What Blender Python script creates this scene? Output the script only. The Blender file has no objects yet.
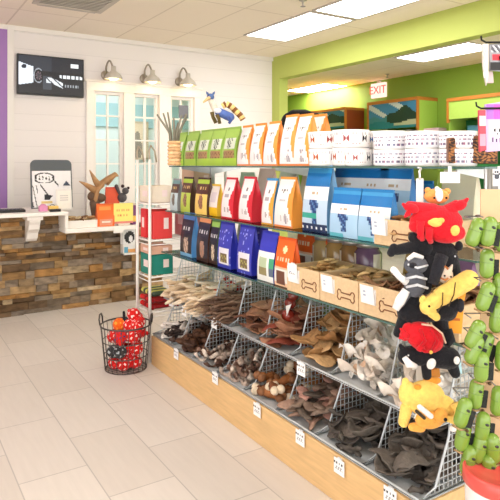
import bpy, math, random
from mathutils import Vector, Matrix, Euler
R = random.Random(7)
C = bpy.context.scene.collection
PI = math.pi
def rad(a): return a * PI / 180

# ------------------------------------------------------------------ colours / materials
def lin(c):
    o = []
    for x in c[:3]:
        x = x / 255.0
        o.append(x / 12.92 if x <= 0.04045 else ((x + 0.055) / 1.055) ** 2.4)
    return (o[0], o[1], o[2], 1.0)

def new_mat(name):
    m = bpy.data.materials.new(name); m.use_nodes = True
    nt = m.node_tree; nt.nodes.clear()
    out = nt.nodes.new('ShaderNodeOutputMaterial')
    return m, nt, out
def N(nt, t, **kw):
    n = nt.nodes.new(t)
    for k, v in kw.items(): setattr(n, k, v)
    return n

FIN = {}
def finish(name, rough=0.5, metal=0.0, noise=0.06, scale=30.0, bump=0.0, bscale=80.0, coat=0.0, sheen=0.0, stretch=None, spec=0.5):
    """colour comes from the mesh's own printed colour attribute, broken up by procedural noise"""
    m, nt, out = new_mat(name)
    b = N(nt, 'ShaderNodeBsdfPrincipled')
    at = N(nt, 'ShaderNodeAttribute', attribute_name='Col')
    tc = N(nt, 'ShaderNodeTexCoord')
    mp = N(nt, 'ShaderNodeMapping')
    if stretch: mp.inputs['Scale'].default_value = stretch
    nt.links.new(tc.outputs['Object'], mp.inputs['Vector'])
    nz = N(nt, 'ShaderNodeTexNoise'); nz.inputs['Scale'].default_value = scale; nz.inputs['Detail'].default_value = 4
    nt.links.new(mp.outputs['Vector'], nz.inputs['Vector'])
    mr = N(nt, 'ShaderNodeMapRange')
    mr.inputs['From Min'].default_value = 0.25; mr.inputs['From Max'].default_value = 0.75
    mr.inputs['To Min'].default_value = 1 - noise; mr.inputs['To Max'].default_value = 1 + noise
    nt.links.new(nz.outputs['Fac'], mr.inputs['Value'])
    vm = N(nt, 'ShaderNodeVectorMath', operation='SCALE')
    nt.links.new(at.outputs['Color'], vm.inputs[0]); nt.links.new(mr.outputs['Result'], vm.inputs['Scale'])
    nt.links.new(vm.outputs['Vector'], b.inputs['Base Color'])
    b.inputs['Roughness'].default_value = rough; b.inputs['Metallic'].default_value = metal
    b.inputs['Coat Weight'].default_value = coat; b.inputs['Sheen Weight'].default_value = sheen
    b.inputs['Specular IOR Level'].default_value = spec
    if bump > 0:
        n2 = N(nt, 'ShaderNodeTexNoise'); n2.inputs['Scale'].default_value = bscale; n2.inputs['Detail'].default_value = 3
        nt.links.new(mp.outputs['Vector'], n2.inputs['Vector'])
        bp = N(nt, 'ShaderNodeBump'); bp.inputs['Strength'].default_value = bump; bp.inputs['Distance'].default_value = 0.004
        nt.links.new(n2.outputs['Fac'], bp.inputs['Height']); nt.links.new(bp.outputs['Normal'], b.inputs['Normal'])
    nt.links.new(b.outputs['BSDF'], out.inputs['Surface'])
    FIN[name] = m
    return m
finish('printed film', 0.34, noise=0.04, scale=12, bump=0.25, bscale=22)
finish('printed card', 0.6, noise=0.03)
finish('plastic', 0.3, noise=0.03)
finish('glossy plastic', 0.18, noise=0.05, coat=0.4)
finish('paint', 0.5, noise=0.02)
finish('metal', 0.35, metal=0.75, noise=0.05)
finish('wire', 0.4, metal=0.3, noise=0.05)
finish('plush', 0.95, noise=0.16, scale=60, bump=0.8, bscale=140, sheen=0.15, spec=0.1)
finish('wood', 0.5, noise=0.13, scale=7, stretch=(7, 0.7, 9), bump=0.06, bscale=30)
finish('light wood', 0.55, noise=0.1, scale=9, stretch=(6, 0.8, 8), bump=0.05, bscale=30)
finish('stone', 0.85, noise=0.45, scale=13, bump=0.9, bscale=40, spec=0.2, stretch=(1, 1, 2.2))
finish('chew', 0.6, noise=0.3, scale=45, bump=0.8, bscale=90, spec=0.35)
finish('rawhide', 0.6, noise=0.1, scale=30, bump=0.6, bscale=70, spec=0.3)
finish('ceramic', 0.15, noise=0.01, coat=0.3)
finish('antler', 0.55, noise=0.22, scale=25, bump=0.4, bscale=60)

def emis(name, col, s):
    m, nt, out = new_mat(name)
    e = N(nt, 'ShaderNodeEmission'); e.inputs['Color'].default_value = lin(col); e.inputs['Strength'].default_value = s
    nt.links.new(e.outputs['Emission'], out.inputs['Surface']); FIN[name] = m
    return m
emis('light diffuser', (255, 250, 247), 7.0)
emis('far light diffuser', (255, 252, 240), 20.0)
emis('lamp bulb', (255, 214, 150), 9.0)
def emis_attr(name, s):
    m, nt, out = new_mat(name)
    at = N(nt, 'ShaderNodeAttribute', attribute_name='Col')
    b = N(nt, 'ShaderNodeBsdfPrincipled'); b.inputs['Roughness'].default_value = 0.25
    b.inputs['Base Color'].default_value = (0.01, 0.01, 0.012, 1)
    nt.links.new(at.outputs['Color'], b.inputs['Emission Color']); b.inputs['Emission Strength'].default_value = s
    nt.links.new(b.outputs['BSDF'], out.inputs['Surface']); FIN[name] = m
emis_attr('lit screen', 0.8)
emis_attr('lit sign', 0.9)

def glassy(name, tint, fac, rough=0.03):
    m, nt, out = new_mat(name)
    t = N(nt, 'ShaderNodeBsdfTransparent'); t.inputs['Color'].default_value = tint
    g = N(nt, 'ShaderNodeBsdfGlossy'); g.inputs['Roughness'].default_value = rough
    mx = N(nt, 'ShaderNodeMixShader')
    lw = N(nt, 'ShaderNodeLayerWeight'); lw.inputs['Blend'].default_value = fac
    nt.links.new(lw.outputs['Fresnel'], mx.inputs['Fac'])
    nt.links.new(t.outputs['BSDF'], mx.inputs[1]); nt.links.new(g.outputs['BSDF'], mx.inputs[2])
    nt.links.new(mx.outputs['Shader'], out.inputs['Surface']); FIN[name] = m
glassy('pane glass', (0.95, 0.985, 0.98, 1), 0.12)
glassy('shelf glass', (0.86, 0.94, 0.91, 1), 0.15)
glassy('clear film', (0.93, 0.93, 0.93, 1), 0.3, 0.15)

def room_mat(name, col, rough, kind):
    m, nt, out = new_mat(name)
    b = N(nt, 'ShaderNodeBsdfPrincipled'); b.inputs['Roughness'].default_value = rough
    b.inputs['Specular IOR Level'].default_value = 0.3
    geo = N(nt, 'ShaderNodeNewGeometry')
    nz = N(nt, 'ShaderNodeTexNoise'); nz.inputs['Scale'].default_value = 3.0; nz.inputs['Detail'].default_value = 5
    nt.links.new(geo.outputs['Position'], nz.inputs['Vector'])
    base = None
    def mixc(a, bb, fac):
        mx = N(nt, 'ShaderNodeMix', data_type='RGBA')
        if isinstance(fac, float): mx.inputs[0].default_value = fac
        else: nt.links.new(fac, mx.inputs[0])
        for s, v in ((6, a), (7, bb)):
            if isinstance(v, tuple): mx.inputs[s].default_value = v
            else: nt.links.new(v, mx.inputs[s])
        return mx.outputs[2]
    c = lin(col)
    if kind == 'plain':
        d = tuple(x * 0.94 for x in c[:3]) + (1,)
        base = mixc(c, d, nz.outputs['Fac'])
    elif kind == 'shiplap':
        sp = N(nt, 'ShaderNodeSeparateXYZ'); nt.links.new(geo.outputs['Position'], sp.inputs[0])
        q = N(nt, 'ShaderNodeMath', operation='DIVIDE'); nt.links.new(sp.outputs['Z'], q.inputs[0]); q.inputs[1].default_value = 0.178
        fr = N(nt, 'ShaderNodeMath', operation='FRACT'); nt.links.new(q.outputs[0], fr.inputs[0])
        lt = N(nt, 'ShaderNodeMath', operation='LESS_THAN'); nt.links.new(fr.outputs[0], lt.inputs[0]); lt.inputs[1].default_value = 0.035
        d = tuple(x * 0.9 for x in c[:3]) + (1,)  # groove shade between boards painted in as a darker wall colour
        base = mixc(c, d, lt.outputs[0])
        inv = N(nt, 'ShaderNodeMath', operation='SUBTRACT'); inv.inputs[0].default_value = 1; nt.links.new(lt.outputs[0], inv.inputs[1])
        bp = N(nt, 'ShaderNodeBump'); bp.inputs['Strength'].default_value = 0.4; bp.inputs['Distance'].default_value = 0.004
        nt.links.new(inv.outputs[0], bp.inputs['Height']); nt.links.new(bp.outputs['Normal'], b.inputs['Normal'])
    else:
        sp = N(nt, 'ShaderNodeSeparateXYZ'); nt.links.new(geo.outputs['Position'], sp.inputs[0])
        cb = N(nt, 'ShaderNodeCombineXYZ')
        br = N(nt, 'ShaderNodeTexBrick'); br.inputs['Scale'].default_value = 1.0
        ax = N(nt, 'ShaderNodeMath', operation='ADD'); ay = N(nt, 'ShaderNodeMath', operation='ADD')
        nt.links.new(sp.outputs['Y'], ax.inputs[0]); nt.links.new(sp.outputs['X'], ay.inputs[0])
        nt.links.new(ax.outputs[0], cb.inputs['X']); nt.links.new(ay.outputs[0], cb.inputs['Y'])
        nt.links.new(cb.outputs[0], br.inputs['Vector'])
        br.inputs['Color1'].default_value = c
        br.inputs['Bias'].default_value = 0.0
        br.inputs['Mortar Smooth'].default_value = 0.1
        if kind == 'tiles':
            ax.inputs[1].default_value = -2.65 + 0.305 + 6.1; ay.inputs[1].default_value = -0.49 + 0.3035 * 10
            br.inputs['Brick Width'].default_value = 0.61; br.inputs['Row Height'].default_value = 0.3035
            br.inputs['Mortar Size'].default_value = 0.0028
            br.inputs['Color2'].default_value = lin((col[0] - 9, col[1] - 10, col[2] - 11))
            br.inputs['Mortar'].default_value = lin((180, 173, 166))
            mpn = N(nt, 'ShaderNodeMapping'); mpn.inputs['Scale'].default_value = (14, 1.2, 1)
            nt.links.new(geo.outputs['Position'], mpn.inputs['Vector']); nt.links.new(mpn.outputs['Vector'], nz.inputs['Vector'])
            v = mixc((0.93, 0.925, 0.92, 1), (1.06, 1.06, 1.06, 1), nz.outputs['Fac'])
        else:
            br.offset = 0.0
            ax.inputs[1].default_value = 0.23 + 12.2; ay.inputs[1].default_value = 0.13 + 6.1
            br.inputs['Brick Width'].default_value = 1.22; br.inputs['Row Height'].default_value = 0.61
            br.inputs['Mortar Size'].default_value = 0.009
            br.inputs['Color2'].default_value = lin((col[0] - 3, col[1] - 4, col[2] - 5))
            br.inputs['Mortar'].default_value = lin((col[0] - 24, col[1] - 26, col[2] - 28))
            nz.inputs['Scale'].default_value = 140.0
            v = mixc((0.95, 0.95, 0.95, 1), (1.03, 1.03, 1.03, 1), nz.outputs['Fac'])
        mx = N(nt, 'ShaderNodeMix', data_type='RGBA', blend_type='MULTIPLY'); mx.inputs[0].default_value = 1
        nt.links.new(br.outputs['Color'], mx.inputs[6]); nt.links.new(v, mx.inputs[7])
        base = mx.outputs[2]
    nt.links.new(base, b.inputs['Base Color'])
    nt.links.new(b.outputs['BSDF'], out.inputs['Surface']); FIN[name] = m
room_mat('floor tile', (216, 208, 200), 0.38, 'tiles')
room_mat('ceiling tile', (252, 240, 222), 0.9, 'ceil')
room_mat('white shiplap', (240, 234, 232), 0.55, 'shiplap')
room_mat('white paint', (243, 238, 233), 0.5, 'plain')
room_mat('purple paint', (170, 130, 194), 0.6, 'plain')
room_mat('lime paint', (188, 200, 104), 0.6, 'plain')
room_mat('green paint', (142, 176, 66), 0.6, 'plain')
room_mat('aqua paint', (222, 235, 237), 0.6, 'plain')
room_mat('dark teal paint', (168, 206, 216), 0.6, 'plain')

# ------------------------------------------------------------------ mesh builder
class MB:
    def __init__(s, col=(200, 200, 200)): s.v = []; s.f = []; s.c = []; s.sm = []; s.mi = []; s.col = col
    def add(s, vs, fs, cols=None, smooth=False, mi=0):
        o = len(s.v); s.v += [tuple(p) for p in vs]
        for i, f in enumerate(fs):
            s.f.append(tuple(o + k for k in f))
            s.c.append(cols[i] if isinstance(cols, list) else (cols or s.col)); s.sm.append(smooth); s.mi.append(mi)
        return s
    def box(s, c, size, col=None, rot=None, mi=0):
        x, y, z = size[0] / 2, size[1] / 2, size[2] / 2
        vs = [Vector((a * x, b * y, d * z)) for a in (-1, 1) for b in (-1, 1) for d in (-1, 1)]
        if rot is not None: vs = [rot @ p for p in vs]
        vs = [p + Vector(c) for p in vs]
        fs = [(0, 1, 3, 2), (4, 6, 7, 5), (0, 4, 5, 1), (2, 3, 7, 6), (0, 2, 6, 4), (1, 5, 7, 3)]
        return s.add(vs, fs, col, mi=mi)
    def bb(s, a, b, col=None, mi=0):
        return s.box([(a[i] + b[i]) / 2 for i in range(3)], [abs(b[i] - a[i]) for i in range(3)], col, mi=mi)
    def tube(s, pts, r, col=None, n=8, closed=False, flat=1.0):
        pts = [Vector(p) for p in pts]; m = len(pts)
        rs = r if isinstance(r, (list, tuple)) else [r] * m
        vs = []; up = None
        for i, p in enumerate(pts):
            if closed: d = pts[(i + 1) % m] - pts[i - 1]
            else: d = pts[min(i + 1, m - 1)] - pts[max(i - 1, 0)]
            if d.length < 1e-9: d = Vector((0, 0, 1))
            d.normalize()
            if up is None:
                up = Vector((0, 0, 1)) if abs(d.z) < 0.9 else Vector((1, 0, 0))
            a = d.cross(up)
            if a.length < 1e-4: a = d.cross(Vector((0.3, 1, 0.2)))
            a.normalize(); b = a.cross(d).normalized(); up = b
            for k in range(n):
                t = 2 * PI * (k + .5) / n
                vs.append(p + a * (math.cos(t) * rs[i]) + b * (math.sin(t) * rs[i] * flat))
        fs = []
        rng = m if closed else m - 1
        for i in range(rng):
            j = (i + 1) % m
            for k in range(n):
                l = (k + 1) % n
                fs.append((i * n + k, j * n + k, j * n + l, i * n + l))
        if not closed:
            fs.append(tuple(range(n))); fs.append(tuple((m - 1) * n + k for k in reversed(range(n))))
        return s.add(vs, fs, col, smooth=n > 4)
    def wire(s, a, b, r, col=None): return s.tube([a, b], r, col, n=4)
    def lathe(s, prof, col=None, n=24, c=(0, 0, 0), rot=None, fn=None):
        vs = []; fs = []; cs = []
        for (r, z) in prof:
            for k in range(n):
                t = 2 * PI * k / n
                p = Vector((r * math.cos(t), r * math.sin(t), z))
                if rot is not None: p = rot @ p
                vs.append(p + Vector(c))
        for i in range(len(prof) - 1):
            for k in range(n):
                l = (k + 1) % n
                fs.append((i * n + k, i * n + l, (i + 1) * n + l, (i + 1) * n + k))
                cs.append(fn(k / n, i) if fn else (col or s.col))
        fs.append(tuple(reversed(range(n)))); cs.append(cs[0])
        fs.append(tuple((len(prof) - 1) * n + k for k in range(n))); cs.append(cs[-1])
        return s.add(vs, fs, cs, smooth=True)
    def ell(s, c, r, col=None, rot=None, nu=16, nv=10, fn=None, bend=None):
        if isinstance(r, (int, float)): r = (r, r, r)
        vs = []; fs = []; cs = []
        M_ = Euler(rot).to_matrix() if rot is not None and not isinstance(rot, Matrix) else rot
        for i in range(nv + 1):
            ph = PI * i / nv
            for k in range(nu):
                th = 2 * PI * k / nu
                u = Vector((math.sin(ph) * math.cos(th), math.sin(ph) * math.sin(th), math.cos(ph)))
                p = Vector((u.x * r[0], u.y * r[1], u.z * r[2]))
                if bend: p = bend(p)
                if M_ is not None: p = M_ @ p
                vs.append(p + Vector(c))
        for i in range(nv):
            for k in range(nu):
                l = (k + 1) % nu
                fs.append((i * nu + k, (i + 1) * nu + k, (i + 1) * nu + l, i * nu + l))
                cs.append(fn(k / nu, i / nv) if fn else (col or s.col))
        return s.add(vs, fs, cs, smooth=True)
    def cap(s, p0, p1, r0, r1=None, col=None, n=12):
        r1 = r0 if r1 is None else r1
        p0 = Vector(p0); p1 = Vector(p1); d = (p1 - p0).normalized()
        pts = []; rs = []
        for k in range(5):
            a = PI / 2 * (1 - k / 4.0)
            pts.append(p0 - d * (math.sin(a) * r0)); rs.append(max(math.cos(a) * r0, 1e-4))
        for k in range(5):
            a = PI / 2 * k / 4.0
            pts.append(p1 + d * (math.sin(a) * r1)); rs.append(max(math.cos(a) * r1, 1e-4))
        return s.tube(pts, rs, col, n=n)
    def grid(s, fnp, nx, ny, fnc=None, smooth=True, flip=False, mi=0):
        vs = [fnp(i / nx, j / ny) for j in range(ny + 1) for i in range(nx + 1)]
        fs = []; cs = []
        for j in range(ny):
            for i in range(nx):
                a = j * (nx + 1) + i
                q = (a, a + 1, a + nx + 2, a + nx + 1)
                fs.append(q[::-1] if flip else q)
                cs.append(fnc((i + .5) / nx, (j + .5) / ny) if fnc else s.col)
        return s.add(vs, fs, cs, smooth=smooth, mi=mi)
    def prism(s, poly, c, ux, uy, th, col=None, mi=0):
        """flat outline poly (2d) on axes ux, uy, thickness th along ux x uy (both sides)"""
        ux = Vector(ux); uy = Vector(uy); n_ = ux.cross(uy).normalized(); c = Vector(c); k = len(poly)
        vs = [c + ux * p[0] + uy * p[1] + n_ * (th / 2) for p in poly] + [c + ux * p[0] + uy * p[1] - n_ * (th / 2) for p in poly]
        fs = [tuple(range(k)), tuple(reversed(range(k, 2 * k)))]
        for i in range(k):
            j = (i + 1) % k; fs.append((i, i + k, j + k, j))
        return s.add(vs, fs, col, mi=mi)
    def mesh(s, name, mats):
        me = bpy.data.meshes.new(name)
        me.from_pydata(s.v, [], s.f)
        at = me.color_attributes.new('Col', 'FLOAT_COLOR', 'CORNER')
        buf = []; cache = {}
        for f, c in zip(s.f, s.c):
            if c not in cache: cache[c] = lin(c)
            buf += list(cache[c]) * len(f)
        at.data.foreach_set('color', buf)
        me.polygons.foreach_set('use_smooth', s.sm)
        for m in (mats if isinstance(mats, (list, tuple)) else [mats]): me.materials.append(FIN[m])
        me.polygons.foreach_set('material_index', s.mi)
        me.update()
        return me
    def build(s, name, mat, parent=None, loc=None, rot=None, bevel=0, remesh=0, solid=0):
        o = bpy.data.objects.new(name, s.mesh(name, mat)); C.objects.link(o)
        if parent is not None: o.parent = parent
        if loc is not None: o.location = loc
        if rot is not None: o.rotation_euler = rot
        if bevel:
            b = o.modifiers.new('bevel', 'BEVEL'); b.width = bevel; b.segments = 2; b.limit_method = 'ANGLE'
        return o

def tag(o, label, cat, group=None):
    o['label'] = label; o['category'] = cat
    if group: o['group'] = group
    return o
def thing(name, label, cat, loc=(0, 0, 0), rotz=0.0, group=None, rot=None):
    o = bpy.data.objects.new(name, None); C.objects.link(o)
    o.empty_display_size = 0.05; o.location = loc; o.rotation_euler = rot if rot is not None else (0, 0, rotz)
    return tag(o, label, cat, group)
def struct(o): o['kind'] = 'structure'; return o
def dup(root, loc, rot, label, group=None):
    r = root.copy(); C.objects.link(r); r.location = loc; r.rotation_euler = rot; r['label'] = label
    if group: r['group'] = group
    for ch in list(root.children):
        c = ch.copy(); C.objects.link(c); c.parent = r
        for g in list(ch.children):
            d = g.copy(); C.objects.link(d); d.parent = c
    return r
ORD = ['first', 'second', 'third', 'fourth', 'fifth', 'sixth', 'seventh', 'eighth', 'ninth', 'tenth']

def text_obj(name, body, size, col, mat, parent, loc, rot, depth=0.002):
    cu = bpy.data.curves.new(name, 'FONT'); cu.body = body; cu.size = size; cu.extrude = depth; cu.align_x = 'CENTER'; cu.align_y = 'CENTER'
    t = bpy.data.objects.new(name, cu); C.objects.link(t)
    dg = bpy.context.evaluated_depsgraph_get()
    me = bpy.data.meshes.new_from_object(t.evaluated_get(dg))
    bpy.data.objects.remove(t)
    at = me.color_attributes.new('Col', 'FLOAT_COLOR', 'CORNER')
    at.data.foreach_set('color', list(lin(col)) * len(me.loops))
    me.materials.clear(); me.materials.append(FIN[mat])
    o = bpy.data.objects.new(name, me); C.objects.link(o); o.parent = parent; o.location = loc; o.rotation_euler = rot
    return o

# ------------------------------------------------------------------ camera
H = 1.40; YAW = rad(32.6); F = 570.0; HZ = 165.0
FW = Vector((math.sin(YAW), math.cos(YAW), 0)); RT = Vector((math.cos(YAW), -math.sin(YAW), 0))
cam = bpy.data.cameras.new('camera'); co = bpy.data.objects.new('camera', cam); C.objects.link(co)
co.location = (0, 0, H); co.rotation_euler = (PI / 2, 0, -YAW)
cam.sensor_width = 36; cam.lens = F / 500 * 36; cam.shift_y = -(250 - HZ) / 500; cam.clip_start = 0.02
bpy.context.scene.camera = co
def at_Y(x, Yp):      # X where the sight line of column x meets the plane Y = Yp
    t = (x - 250) / F; d = Yp / (FW.y + RT.y * t); return d * (FW.x + RT.x * t)
def at_X(x, Xp):
    t = (x - 250) / F; d = Xp / (FW.x + RT.x * t); return d * (FW.y + RT.y * t)
def at_d(x, y, d):
    p = FW * d + RT * ((x - 250) / F * d); return Vector((p.x, p.y, H - (y - HZ) / F * d))
FACE = -YAW           # local x = picture right, local y = away from the camera
# ================================================================== SETTING
ZC = 2.91; YB = 6.6; XG = 4.59; XF = 7.44
m = MB(); m.bb((-2.6, -3, -0.1), (7.6, 12, 0)); struct(m.build('floor', 'floor tile'))
m = MB(); m.bb((-2.6, -3, ZC), (7.6, 12, ZC + 0.1)); struct(m.build('ceiling', 'ceiling tile'))
# back wall with three openings
wx = [(at_Y(93.5, YB), at_Y(123.5, YB)), (at_Y(133, YB), at_Y(159, YB)), (at_Y(170, YB), at_Y(194, YB))]
ZT = 2.27; ZS = 0.75
m = MB()
xs = 1.17
for a, b in wx:
    m.bb((xs, YB, 0), (a, YB + 0.12, ZC)); m.bb((a, YB, ZT), (b, YB + 0.12, ZC)); m.bb((a, YB, 0), (b, YB + 0.12, ZS)); xs = b
m.bb((xs, YB, 0), (XG, YB + 0.12, ZC))
struct(m.build('wall_back', 'white shiplap'))
m = MB(); m.bb((-2.5, YB - 0.02, 0), (1.105, YB + 0.12, ZC)); struct(m.build('wall_purple', 'purple paint'))
m = MB(); m.bb((1.105, YB - 0.035, 0), (1.172, YB - 0.002, ZC)); struct(m.build('trim_1', 'white paint'))
m = MB(); m.bb((-2.6, 1.5, 0), (-2.5, YB + 0.12, ZC)); struct(m.build('wall_left', 'white paint'))
# lime wall with the wide opening
HD = 2.595
m = MB(); m.bb((XG, -1.5, HD), (XG + 0.14, YB + 0.12, ZC)); m.bb((XG, 6.42, 0), (XG + 0.14, YB + 0.12, HD)); m.bb((XG, -1.5, 0), (XG + 0.14, -1.3, HD))
struct(m.build('wall_right', 'lime paint'))
m = MB(); m.bb((XF, -1.5, 0), (XF + 0.1, 12, ZC)); struct(m.build('wall_far_right', 'green paint'))
m = MB(); m.bb((XG + 0.02, 11, 0), (XF, 11.1, ZC)); m.bb((XG + 0.02, YB + 0.12, 0), (XG + 0.12, 11, ZC)); struct(m.build('wall_far_end', 'lime paint'))
m = MB(); m.bb((1.0, 9.0, 0), (XG + .02, 9.1, ZC)); m.bb((0.9, YB + .12, 0), (1.0, 9.1, ZC)); struct(m.build('wall_office', 'aqua paint'))
m = MB(); m.bb((1.0, 8.96, 2.02), (XG, 9.0, 2.4)); struct(m.build('trim_2', 'dark teal paint'))
m = MB(); m.bb((-2.5, YB - 0.03, 2.86), (XG, YB, ZC)); struct(m.build('trim_3', 'white paint'))
# windows
for i, (a, b) in enumerate(wx):
    m = MB((246, 240, 234))
    fr = 0.035
    m.bb((a, YB + .02, ZS), (a + fr, YB + .09, ZT)); m.bb((b - fr, YB + .02, ZS), (b, YB + .09, ZT))
    m.bb((a + fr, YB + .02, ZT - fr), (b - fr, YB + .09, ZT)); m.bb((a + fr, YB + .02, ZS), (b - fr, YB + .09, ZS + fr))
    w = struct(m.build('window_%d' % (i + 1), 'paint', bevel=.003))
    g = MB((246, 240, 234)); mid = (a + b) / 2
    g.bb((mid - .01, YB + .035, ZS + fr), (mid + .01, YB + .075, ZT - fr))
    z = ZT - fr - .25
    while z > ZS + .1:
        g.bb((a + fr, YB + .037, z - .009), (b - fr, YB + .073, z + .009)); z -= .285
    g.build('muntin', 'paint', w)
    p = MB(); p.bb((a + fr, YB + .053, ZS + fr), (b - fr, YB + .057, ZT - fr)); p.build('pane', 'pane glass', w)
m = MB((247, 241, 235))
x0 = wx[0][0] - .09; x1 = wx[2][1] + .09
m.bb((x0, YB - .025, ZT), (x1, YB, ZT + .10)); m.bb((x0 - .02, YB - .04, ZT + .10), (x1 + .02, YB, ZT + .125))
for a, b in ((x0, wx[0][0]), (wx[0][1], wx[1][0]), (wx[1][1], wx[2][0]), (wx[2][1], x1)):
    m.bb((a, YB - .025, 0), (b, YB, ZT))
struct(m.build('trim_4', 'paint', bevel=.003))
m = MB((240, 234, 228)); m.bb((3.4, YB - .015, 0), (XG, YB, .12)); struct(m.build('baseboard_back', 'paint', bevel=.003))

# framed picture on the office wall behind the middle window
t = thing('framed_picture', 'framed picture on the aqua wall seen through the middle window', 'picture', (at_Y(137, 8.97), 8.955, 1.5))
m = MB((205, 190, 165)); 
for s in (-1, 1): m.bb((s * .17 - .02, -.015, 0), (s * .17 + .02, .005, .62)); m.bb((-.17, -.015, .3 + s * .3 - .01), (.17, .005, .3 + s * .3 + .02))
m.build('frame', 'paint', t)
def pic(u, v):
    if abs(u - .5) < .2 + .1 * math.sin(v * 6) and v < .75: return (150, 140, 130)
    return (235, 215, 190)
m = MB(); m.grid(lambda u, v: (-.15 + .3 * u, -.005, .02 + .58 * v), 14, 24, pic, smooth=False); m.build('print', 'printed card', t)

# ------------------------------------------------------------------ ceiling fittings
def troffer(x0, x1, y0, y1, label, mat='light diffuser'):
    t = thing('ceiling_light', label, 'ceiling light', ((x0 + x1) / 2, (y0 + y1) / 2, ZC), group='ceiling light panels')
    hx = (x1 - x0) / 2; hy = (y1 - y0) / 2
    m = MB((200, 192, 182)); e = .025
    for s in (-1, 1):
        m.bb((s * hx - (e if s > 0 else 0), -hy, -.014), (s * hx + (0 if s > 0 else e), hy, -.001)); m.bb((-hx + e, s * hy - (e if s > 0 else 0), -.014), (hx - e, s * hy + (0 if s > 0 else e), -.001))
    m.build('frame', 'paint', t)
    m = MB(); m.bb((-hx + e, -hy + e, -.009), (hx - e, hy - e, -.002)); m.build('diffuser', mat, t)
troffer(3.49, 4.10, 4.38, 5.60, 'white light panel in the ceiling nearest the white back wall')
troffer(3.49, 4.10, 3.12, 4.34, 'white light panel cut by the top edge of the picture')
troffer(5.99, 6.6, 4.42, 5.64, 'white light panel beyond the lime header of the opening')
troffer(6.80, 7.41, 8.1, 9.32, 'glowing light panel close to the far green wall', 'far light diffuser')
troffer(0.6, 1.2, 1.6, 2.82, 'white light panel over the aisle in front of the shelves')
troffer(1.5, 2.1, -1.2, 0.02, 'white light panel behind the viewer')
troffer(1.6, 2.2, 7.2, 8.42, 'unseen light panel added to light the left of the office behind the windows')  # added out of view, as the enclosed office gets too little light
troffer(2.8, 3.4, 7.2, 8.42, 'unseen light panel added to light the office behind the windows')  # second added panel lighting the enclosed office
troffer(-1.2, -.6, 3.6, 4.82, 'white light panel in the ceiling before the counter')
# air vent
t = thing('ceiling_vent', 'grey air vent grille in the ceiling at top left', 'vent', (1.47, 5.25, ZC))
m = MB((196, 186, 172))
for s in (-1, 1):
    m.bb((s * .3 - .025, -.3, -.014), (s * .3 + .025, .3, -.001)); m.bb((-.275, s * .3 - .025, -.014), (.275, s * .3 + .025, -.001))
m.build('frame', 'paint', t)
for k in range(11):
    m = MB((222, 214, 200)); m.box((0, -.25 + k * .05, -.010), (.55, .0475, .003), rot=Matrix.Rotation(.2, 3, 'X')); m.build('slat', 'paint', t)
m = MB((180, 172, 160)); m.bb((-.275, -.275, -.003), (.275, .275, -.001)); m.build('backing', 'paint', t)
def sprinkler(x, y, label):
    t = thing('sprinkler', label, 'sprinkler', (x, y, ZC))
    m = MB((190, 182, 172)); m.lathe([(.035, -.001), (.035, -.008), (.012, -.014), (.01, -.05), (.004, -.06)]); m.build('body', 'metal', t)
    m = MB((150, 142, 135)); m.lathe([(.004, -.055), (.024, -.058), (.024, -.061), (.002, -.063)]); m.build('deflector', 'metal', t)
p = at_d(303, -3, 5.1); 
sprinkler(at_d(303, 0, 1.51 * F / 165).x, at_d(303, 0, 1.51 * F / 165).y, 'ceiling sprinkler beside the large light panels')
q = at_d(387, 76, 1.51 * F / 91); sprinkler(q.x, q.y, 'ceiling sprinkler in the green room above the exit sign')
q = at_d(296, 92, 1.51 * F / 75); sprinkler(q.x, q.y, 'small ceiling sprinkler in the green room near the opening jamb')

# exit sign on the far wall
y = at_X(378, XF - .05)
t = thing('exit_sign', 'pale exit sign with red letters high on the far green wall', 'sign', (XF - .03, y, 2.60), -PI / 2)
m = MB((246, 205, 190)); m.bb((-.17, -.03, 0), (.17, .03, .26)); m.build('sign_box', 'lit sign', t, bevel=.008)
text_obj('lettering', 'EXIT', .2, (226, 60, 50), 'lit sign', t, (0, -.033, .13), (PI / 2, 0, 0))
m = MB((210, 200, 190)); m.bb((-.03, -.02, .26), (.03, .03, .30)); m.build('mounting', 'paint', t)

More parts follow.
